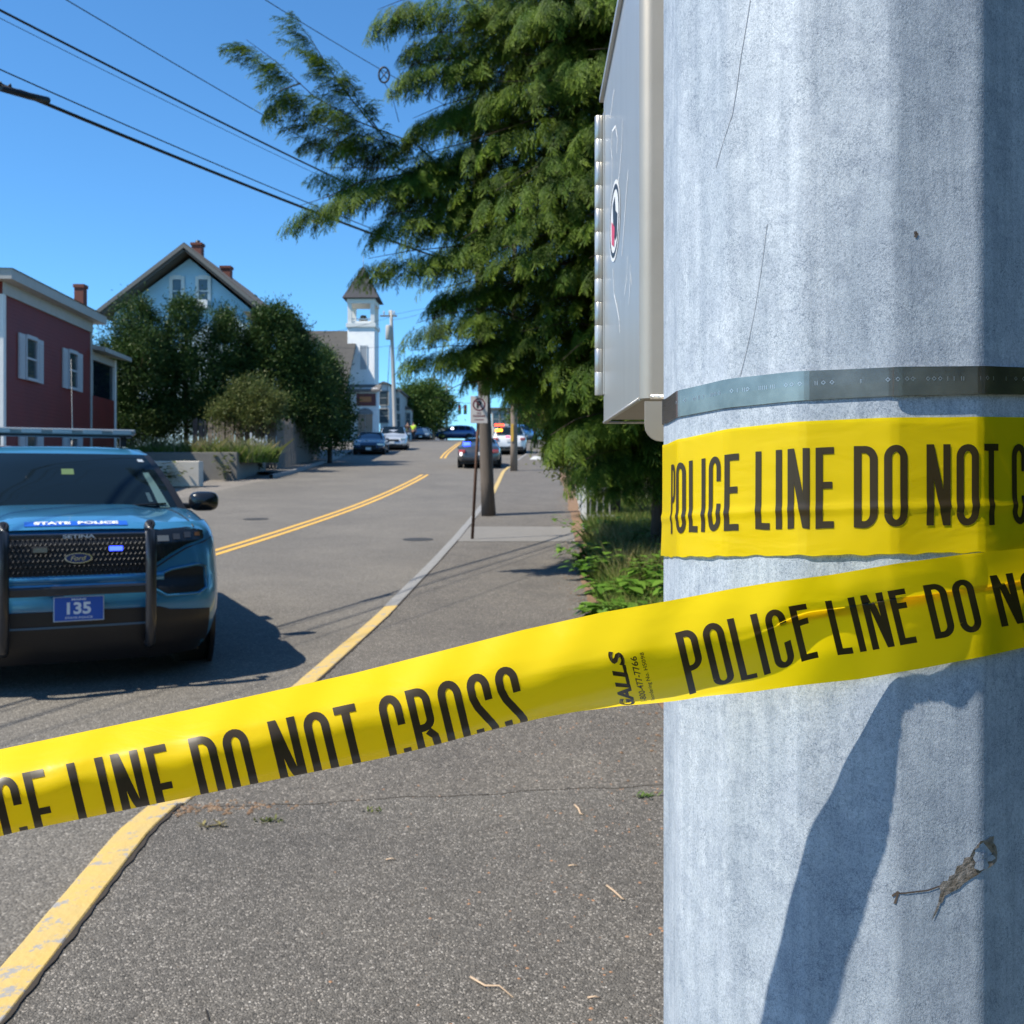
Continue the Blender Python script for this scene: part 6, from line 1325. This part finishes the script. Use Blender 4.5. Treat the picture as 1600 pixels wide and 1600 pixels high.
# entry block with pent roof, sign and door
xe0, xe1 = cxm(548, -1.2), cxm(590, -1.2)
g = MB(); g.bx(xe0, xe1, YC - 1.2, YC - .002, hz(YC) - .5, zz(608)); mkobj('entry_wall', g, whitec, ch)
g = MB(); g.prism([(xe0 - .2, YC - 1.55, zz(610, -1)), (xe0 - .2, YC - .0, zz(599, -1)), (xe0 - .2, YC - .0, zz(606, -1)), (xe0 - .2, YC - 1.55, zz(613, -1))], (xe1 - xe0 + .4, 0, 0)); mkobj('entry_roof', g, shingle, ch)
g = MB(); g.bx(cxm(557, -1.3), cxm(587, -1.3), YC - 1.28, YC - 1.202, zz(634, -1.2), zz(615, -1.2)); sgn = mkobj('sign_board', g, M('dark_red_sign', (.11, .03, .03), .6), ch)
g = MB(); g.bx(cxm(562, -1.3), cxm(580, -1.3), YC - 1.31, YC - 1.283, zz(628, -1.2), zz(620, -1.2)); mkobj('sign_panel', g, M('orange_sign', (.4, .16, .06), .6), sgn)
g = MB(); cxx, r0 = (cxm(558, -1.3) + cxm(583, -1.3)) / 2, (cxm(583, -1.3) - cxm(558, -1.3)) / 2; zc = zz(647, -1.2)
g.prism([(cxx - r0, YC - 1.3, zc)] + [(cxx - r0 * math.cos(R_(k)), YC - 1.3, zc + r0 * .75 * math.sin(R_(k))) for k in range(20, 180, 20)] + [(cxx + r0, YC - 1.3, zc)], (0, .09, 0)); mkobj('door_arch', g, M('arch_grey', (.16, .18, .2), .6), ch)
for k in (-1, 1):
    g = MB(); a_, b_ = sorted([cxx + k * .02, cxx + k * r0 * .9]); g.bx(a_, b_, YC - 1.27, YC - 1.203, hz(YC) - .2, zc - .03); mkobj('door', g, M('brown_door', (.28, .2, .15), .6), ch)
for k in range(7):
    g = MB(); xq = cxm(560, -3) + k * (cxm(584, -3) - cxm(560, -3)) / 6; g.bx(xq - .02, xq + .02, YC - 2.62, YC - 2.58, hz(YC) - .1, hz(YC) + 1.0); mkobj('step_rail', g, mat['trim'], ch)
# white row houses beyond the church
def block(label, px0, px1, Y, ptop, m, wins, depth=8, roof=None, name='white_house'):
    b = thing(name, label, 'house', (at((px0 + px1) / 2, 0, Y).x, Y, hz(Y)), 0); a, c = at(px0, 0, Y).x, at(px1, 0, Y).x; zt = at(0, ptop, Y).z
    g = MB(); g.bx(a, c, Y, Y + depth, hz(Y) - .6, zt); mkobj('wall', g, m, b)
    g = MB(); mx_ = (a + c) / 2; 
    if roof == 'gable': g.prism([(a - .25, Y - .3, zt), (mx_, Y - .3, zt + (c - a) * .32), (c + .25, Y - .3, zt)], (0, depth + .6, 0))
    else: g.bx(a - .2, c + .2, Y - .25, Y + depth + .2, zt + .003, zt + .22)
    mkobj('roof', g, shingle, b)
    for (wx, wy) in wins: wall_window(b, at(wx, wy, Y) + Vector((0, -.01, 0)), Vector((1, 0, 0)), .8, 1.3, N=Vector((0, -1, 0)), trimm=mat['trim'])
    return b
block('tall white house right behind the church and the transformer pole', 594, 606, 100, 600, whitec, [(600, 622), (600, 650)], 10, 'gable')
block('grey white house with dark windows between the transformer pole and the maple', 604, 624, 106, 612, clap('grey_clapboard', (.45, .46, .47), (.5, .5, .5)), [(609, 630), (618, 632), (610, 655), (619, 657)], 10)
block('small white house partly behind the maple at the top of the hill', 622, 642, 112, 640, whitec, [(628, 655), (635, 655)], 8, 'gable')
block('low pale building behind the maple beside the blue crossing SUV', 672, 690, 128, 668, whitec, [(678, 676)], 8)
block('pale building with tall windows behind the police cars under the branches', 768, 838, 122, 640, clap('cream_clapboard', (.5, .5, .46), (.56, .56, .52)), [(776, 655), (786, 655), (797, 655), (812, 655), (824, 655)], 12)
# ------------------------------------------------------------------ sign, poles, wires
b = gp(738, 843, WALK); YS = b.y
ns = thing('no_parking_sign', 'white no parking sign with circled P on a leaning rusty post by the kerb', 'sign', b)
tp = at(749, 624, YS - .02)
g = MB(); d = (tp - b)
g.tube([b, tp], .026, 4); mkobj('post', g, mat['rust'], ns)
sc_ = at(748.5, 640, YS - .06); g = MB(); g.box(sc_, (.29, .006, .46)); bevel(mkobj('sign_plate', g, M('sign_face', (.62, .58, .58), .4, var=(6, (.55, .52, .52), .3)), ns), .003)
def sg(x, z, o=.0045): return Vector((sc_.x + x, sc_.y - o, sc_.z + z))
redm = M('sign_dark_red', (.16, .03, .05), .5); blk = M('sign_black', (.03, .03, .035), .5)
g = MB(); n = 28
g.add([sg(r * math.cos(2 * math.pi * k / n), .085 + r * math.sin(2 * math.pi * k / n), .005) for k in range(n) for r in (.085, .108)], [(2 * k, 2 * k + 1, 2 * ((k + 1) % n) + 1, 2 * ((k + 1) % n)) for k in range(n)]); mkobj('circle', g, redm, ns)
g = MB(); g.add([sg(-.075, .15, .0065), sg(-.062, .163, .0065), sg(.078, .02, .0065), sg(.065, .007, .0065)], [(0, 1, 2, 3)]); mkobj('slash', g, redm, ns)
text_part('letter_p', 'P', lambda a, b_: sg(-.04 + .085 * a, .022 + .125 * b_, .0055), blk, ns, .06, local=False)
text_part('sign_lettering', 'NO', lambda a, b_: sg(-.035 + .07 * a, -.075 + .03 * b_, .005), redm, ns, .03, local=False)
text_part('sign_lettering', 'PARKING', lambda a, b_: sg(-.10 + .20 * a, -.125 + .034 * b_, .005), redm, ns, .03, local=False)
g = MB(); g.add([sg(-.09, -.17), sg(-.05, -.15), sg(-.05, -.165), sg(.05, -.165), sg(.05, -.15), sg(.09, -.17), sg(.05, -.19), sg(.05, -.175), sg(-.05, -.175), sg(-.05, -.19)], [(0, 1, 2, 7, 8, 9), (3, 4, 5, 6)]); g = MB(); g.add([sg(-.08, -.165), sg(.08, -.165), sg(.08, -.178), sg(-.08, -.178)], [(0, 1, 2, 3)]); mkobj('sign_arrow', g, redm, ns)
ub = gp(763, 806, WALK)
up_ = thing('utility_pole', 'weathered wooden utility pole standing on the sidewalk behind the no parking sign', 'utility pole', ub)
g = MB(); top = Vector((ub.x - .32, ub.y + .3, 9.9)); g.tube([ub + (top - ub) * (k / 12) for k in range(13)], .15, 14, .085); mkobj('shaft', g, mat['wood_old'], up_)
g = MB(); g.bx(top.x - .75, top.x + .95, top.y - .06, top.y + .05, 9.35, 9.47); mkobj('crossarm', g, mat['wood_old'], up_)
for k in (-.65, -.25, .4, .85):
    g = MB(); g.lathe((top.x + k, top.y, 9.47), [(0, .16), (.04, .15), (.05, .1), (.03, .06), (.05, .02), (.02, 0)], 10); mkobj('insulator', g, mat['trim'], up_)
u2 = at(766, 806, ub.y + .35); u2.z = hz(u2.y) + WALK; g = MB(); t2 = at(754.5, 604, ub.y + .35)
sp_ = thing('pole_stub', 'pale grey old pole stub lashed beside the wooden utility pole', 'utility pole', u2); g.tube([u2.lerp(t2, k / 6) for k in range(7)], .125, 12, .085); mkobj('shaft', g, mat['wood_grey'], sp_)
ub2 = gp(803, 736, WALK); up2 = thing('utility_pole', 'brown wooden utility pole farther up the sidewalk beside the white police SUV', 'utility pole', ub2)
t2 = at(804, 120, ub2.y); t2.z = ub2.z + 9.5; g = MB(); g.tube([ub2.lerp(t2, k / 8) for k in range(9)], .15, 12, .1); mkobj('shaft', g, M('brown_pole_wood', (.17, .13, .1), .85, stretch=(14, 14, .6), var=(3, (.25, .2, .16), .25)), up2)
g = MB(); g.bx(ub2.x - .13, ub2.x - .02, ub2.y - .17, ub2.y - .14, ub2.z + 1.2, ub2.z + 1.9); mkobj('pole_tag', g, mat['line'], up2)
YT = 84.; tb = Vector((at(618, 0, YT).x, YT, hz(YT))); tt = at(611, 485, YT)
up3 = thing('transformer_pole', 'pale utility pole with grey transformer can beside the church tower', 'utility pole', tb); g = MB(); g.tube([tb.lerp(tt, k / 8) for k in range(9)], .19, 10, .13); mkobj('shaft', g, M('pale_pole_wood', (.36, .34, .31), .85, stretch=(10, 10, .5), var=(2, (.46, .43, .4), .3)), up3)
g = MB(); c = at(607, 520, YT - .3); g.lathe(c, [(0, .62), (.18, .62), (.24, .52), (.25, -.5), (.2, -.56), (0, -.56)], 14); mkobj('transformer_can', g, mat['trim'], up3)
g = MB(); c = at(611, 495, YT); g.bx(c.x - .9, c.x + .5, YT - .1, YT + .02, c.z, c.z + .12); mkobj('crossarm', g, mat['wood_grey'], up3)
for px in (600, 608, 616):
    g = MB(); q = at(px, 495, YT - .05); g.lathe((q.x, q.y, c.z + .12), [(0, .35), (.05, .34), (.07, .2), (.04, .1), (.05, 0)], 8); mkobj('insulator', g, mat['trim'], up3)
g = MB(); g.tube([at(609, 540, YT - .2), at(606, 600, YT - .2), at(604, 640, YT - .2)], .03, 5); mkobj('cable_riser', g, mat['cable'], up3)
for px, Y, ytop, lb_ in ((678, 125, 588, 'thin far utility pole rising above the maple'), (698, 140, 600, 'thinnest far pole between the maple and the traffic light')):
    b = Vector((at(px, 0, Y).x, Y, hz(Y))); p_ = thing('utility_pole', lb_, 'utility pole', b); g = MB(); g.tube([b, at(px, ytop, Y)], .14, 8, .1); mkobj('shaft', g, mat['wood_grey'], p_)
    g = MB(); c = at(px, ytop + 6, Y); g.bx(c.x - .9, c.x + .9, Y - .05, Y + .05, c.z, c.z + .12); mkobj('crossarm', g, mat['wood_grey'], p_)
# wires overhead near
def wire(pts, r, label, r2=None, n=24, sag=0.):
    P3 = [at(*p) if len(p) == 3 and not isinstance(p, Vector) else p for p in pts]
    if len(P3) == 3: ctl = P3
    Yv = np.array([p.y for p in P3]); par = [(p - P3[0]).length for p in P3]; L = par[-1]; wts = np.array([1.] * len(P3)); wts[0] = .35 if len(P3) > 3 else 1; wts[-1] = .5 if len(P3) > 3 else 1
    cf = [np.polyfit(par, [p[k] for p in P3], 2 if k == 2 or len(P3) == 3 else 1, w=wts) for k in range(3)]; out = []
    for k in range(73): t = L * k / 72; out.append(Vector([float(np.polyval(c, t)) for c in cf]))
    g = MB(); g.tube(out, r, 7, r2); return mkobj('overhead_wire', g, mat['cable'], label=label, cat='wire', group='overhead wires')
def dY(px): return 8.59 / (.39 - (px - 800) / F) if True else 0       # distance where the wire line crosses this picture column
dY = lambda px: (.4 + .39 * 21) / (.39 - (px - 800) / F)
far_ = lambda z: Vector((-.4 - .39 * 40, -19, z))
def W4(pl): return [at(px, py, dY(px)) for px, py in pl]
E_ = [Vector((top.x, top.y, z)) for z in (6.0, 6.2, 6.6, 6.75, 9.5)]
wire([far_(6.6)] + W4([(-60, 118), (0, 137), (150, 178), (330, 262), (480, 325), (625, 380)]) + [E_[0]], .019, 'thickest black cable bundle running low across the sky from the left edge', n=16)
wire([far_(6.9)] + W4([(0, 104), (120, 150), (280, 228), (440, 304), (560, 352)]) + [E_[1]], .007, 'thin wire just above the thickest black cable', n=16)
wire([far_(7.6)] + W4([(0, 8), (120, 78), (260, 150), (400, 215), (520, 272), (600, 312)]) + [E_[2]], .0125, 'second thickest black wire crossing the sky above the cable bundle', n=16)
wire([far_(7.2)] + W4([(0, 20), (160, 105), (300, 178), (420, 232)]) + [E_[2] - Vector((0, 0, .1))], .0035, 'very faint thin wire just under the second black wire', n=16)
wire([far_(8.6)] + W4([(112, 0), (220, 64), (350, 140), (430, 190), (525, 242)]) + [E_[3]], .006, 'thin wire crossing the upper sky above the second black wire', n=16)
wire([far_(10.5)] + W4([(450, -2), (540, 70), (600, 118), (640, 148)]) + [E_[4]], .006, 'topmost thin wire carrying the looped coil near the branches', n=16)
g = MB(); g.tube([at(0, 137, dY(0)) + Vector((0, 0, 0)), at(45, 150, dY(45)), at(75, 157, dY(75))], .034, 10); mkobj('cable_splice', g, mat['cable'], label='thick black splice sleeve on the cable bundle at the left edge', cat='splice')
g = MB(); g.tube([at(0, 128, dY(0)), at(8, 140, dY(8)), at(16, 132, dY(16)), at(20, 148, dY(20))], .012, 6); g.tube([at(20, 148, dY(20)), at(30, 140, dY(30)), at(60, 150, dY(60))], .006, 6); mkobj('cable_clamp', g, mat['cable'], label='bent clamp and loose wire end above the splice sleeve', cat='clamp')
# looped coil
cc_ = at(600, 117, dY(600)); co = thing('cable_coil', 'small crossed loop of spare cable hanging on the topmost wire beside branches', 'coil', cc_)
g = MB(); g.tube([cc_ + Vector((.085 * math.cos(a), .0, .125 * math.sin(a))) for a in np.linspace(0, 2 * math.pi, 25)], .016, 6, cap=False); mkobj('loop', g, mat['cable'], co)
for s in (-1, 1):
    g = MB(); g.tube([cc_ + Vector((-.07 * s, .01, -.09)), cc_ + Vector((.07 * s, .01, .09))], .009, 5); mkobj('cross_brace', g, mat['cable'], co)
g = MB(); g.tube([cc_ + Vector((0, 0, -.12)), cc_ + Vector((.12, .1, -.3)), cc_ + Vector((.22, .2, -.7))], .006, 5); mkobj('hanging_lead', g, mat['cable'], co)
# far wires
for i, (p, q) in enumerate((((611, 492, YT), (1000, 400, 45)), ((611, 500, YT), (700, 470, 60)), ((611, 545, YT), (1000, 470, 44)), ((614, 580, YT), (900, 560, 60)), ((611, 495, YT), (430, 530, 70)), ((611, 540, YT), (470, 536, 75)))):
    wire([p, ((p[0] + q[0]) / 2, (p[1] + q[1]) / 2 + 6, (p[2] + q[2]) / 2), q], .012, ['distant wire leaving the top of the transformer pole to the right', 'distant wire rising right from the transformer pole crossarm', 'distant wire at mid height right of the transformer pole', 'lowest distant wire running right from the transformer pole', 'distant wire passing in front of the church tower to the left', 'lower distant wire passing left across the church roof'][i], n=8)
# traffic lights on a span wire
wire([(680, 620, 112), (720, 630, 112), (780, 618, 112)], .02, 'span wire that carries the two traffic lights', n=8)
for px, lb_ in ((718, 'left of the two small black traffic lights hanging over the hill top'), (727, 'right of the two small black traffic lights hanging over the hill top')):
    c = at(px, 640, 112); tl = thing('traffic_light', lb_, 'traffic light', c, 0, 'hanging traffic lights'); g = MB(); g.box(c, (.34, .25, 1.0)); mkobj('housing', g, mat['black_plastic'], tl)
    for k, cm in enumerate(((.25, .02, .02), (.25, .16, .02), (.02, .2, .08))):
        g = MB(); g.lathe((c.x, c.y - .13, c.z + .3 - .3 * k), [(0, -.02), (.1, 0)], 10, 'Y'); mkobj('lens', g, M('signal_lens', cm, .3), tl)
    g = MB(); g.tube([c + Vector((0, 0, .5)), at(px, 631, 112)], .02, 5); mkobj('hanger', g, mat['black_plastic'], tl)

# ------------------------------------------------------------------ the officer in the yellow vest
def skin(name, joints, edges_, m, parent, sub=2):
    me = bpy.data.meshes.new(name); me.from_pydata([j[0] for j in joints], edges_, []); o = bpy.data.objects.new(name, me); C.objects.link(o)
    sk = o.modifiers.new('skin', 'SKIN'); 
    for i, j in enumerate(joints): me.skin_vertices[0].data[i].radius = j[1] if isinstance(j[1], tuple) else (j[1], j[1])
    me.skin_vertices[0].data[0].use_root = True
    ss = o.modifiers.new('ss', 'SUBSURF'); ss.levels = ss.render_levels = sub
    dg = bpy.context.evaluated_depsgraph_get(); dg.update(); nm = bpy.data.meshes.new_from_object(o.evaluated_get(dg)); o.modifiers.clear(); o.data = nm; nm.materials.clear(); nm.materials.append(m)
    for p in nm.polygons: p.use_smooth = True
    o.parent = parent; return o
def person(label, base, rz, vest, trousers, arm=.0):
    t = thing('person', label, 'person', base, rz)
    J = [((0, 0, .98), (.15, .10)), ((0, 0, 1.2), (.15, .10)), ((0, 0, 1.42), (.17, .10)), ((0, 0, 1.52), (.06, .06)), ((0, -.01, 1.60), (.075, .085)), ((0, -.01, 1.72), (.065, .08)),
         ((.20, 0, 1.42), .06), ((.27, .02, 1.14), .045), ((.24 + arm, -.10, .90), .035), ((.24 + arm, -.14, .80), (.03, .045)),
         ((-.20, 0, 1.42), .06), ((-.27, .02, 1.14), .045), ((-.22, -.12, .92), .035), ((-.21, -.16, .82), (.03, .045)),
         ((.10, 0, .90), .095), ((.11, -.02, .50), .065), ((.11, .02, .09), .045), ((.12, -.12, .035), .04),
         ((-.10, 0, .90), .095), ((-.12, 0, .50), .065), ((-.12, .04, .09), .045), ((-.13, -.10, .035), .04)]
    Ed = [(0, 1), (1, 2), (2, 3), (3, 4), (4, 5), (2, 6), (6, 7), (7, 8), (8, 9), (2, 10), (10, 11), (11, 12), (12, 13), (0, 14), (14, 15), (15, 16), (16, 17), (0, 18), (18, 19), (19, 20), (20, 21)]
    skin('body', J, Ed, M('skin_tone', (.35, .2, .14), .6), t)
    skin('vest', [((0, 0, 1.0), (.175, .13)), ((0, 0, 1.2), (.175, .13)), ((0, 0, 1.40), (.19, .125)), ((0, 0, 1.47), (.10, .09)), ((.20, 0, 1.42), .08), ((.25, .01, 1.25), .065), ((-.20, 0, 1.42), .08), ((-.25, .01, 1.25), .065)], [(0, 1), (1, 2), (2, 3), (2, 4), (4, 5), (2, 6), (6, 7)], vest, t)
    skin('trousers', [((0, 0, .97), (.16, .12)), ((.10, 0, .86), .11), ((.11, -.02, .50), .085), ((.11, .02, .12), .07), ((-.10, 0, .86), .11), ((-.12, 0, .50), .085), ((-.12, .04, .12), .07)], [(0, 1), (1, 2), (2, 3), (0, 4), (4, 5), (5, 6)], trousers, t)
    skin('hair', [((0, .03, 1.70), (.075, .085)), ((0, .03, 1.76), (.06, .07))], [(0, 1)], M('dark_hair', (.03, .02, .015), .7), t)
    return t
hv = M('hi_vis_vest', (.50, .75, .05), .6); nav = M('navy_trousers', (.015, .02, .035), .8)
pb_ = at(646, 688, 93); pb_.z = hz(93); person('person in a bright yellow green vest standing beside the parked grey blue car', pb_, R_(150), hv, nav, .1)
pb_ = at(637, 688, 92); pb_.z = hz(92); person('person in a dark brown jacket standing left of the yellow vest', pb_, R_(200), M('brown_jacket', (.12, .06, .04), .8), nav)

# ------------------------------------------------------------------ unseen trees added right and behind to cut sky fill and darken reflections
VV = []
for (cx_, cy_, cz_, rx_, ry_, rz_) in ((5.2, 1.5, 2.2, 2.2, 2.6, 3.0), (6.2, 5.5, 3.0, 2.4, 2.6, 3.6), (5.6, -3.5, 2.6, 2.4, 3.0, 3.2), (8.5, -1, 4.5, 3, 4, 5), (9, 8, 4.5, 3, 5, 5), (7.5, 12, 3.6, 2.6, 3, 4), (1.0, -19, 3.5, 4.5, 3, 4.5), (8, -13, 4, 4.5, 4, 5), (-9, -24, 4, 6, 3, 5)):
    nn = 5200; d = rng.normal(size=(nn, 3)); d /= np.linalg.norm(d, axis=1, keepdims=True); c = np.array([cx_, cy_, cz_ + hz(cy_)]) + d * np.array([rx_, ry_, rz_]) * (rng.uniform(.4, 1.05, nn)[:, None])
    Rm = frame_from(d + rng.normal(size=(nn, 3)) * .6, rng.uniform(0, 6.28, nn)); q = np.array([[0, 0, 0], [.5, .35, .05], [1, 0, 0], [.5, -.35, .05]]); VV.append(np.einsum('nij,kj->nki', Rm, q) * rng.uniform(.2, .42, nn)[:, None, None] + c[:, None, :])
V = np.concatenate(VV); V = V[V[:, :, 2].min(axis=1) > -.1]; leaf_obj('sky_blocking_trees', V, None, rng.uniform(0, .5, len(V)), dark, kind='stuff')
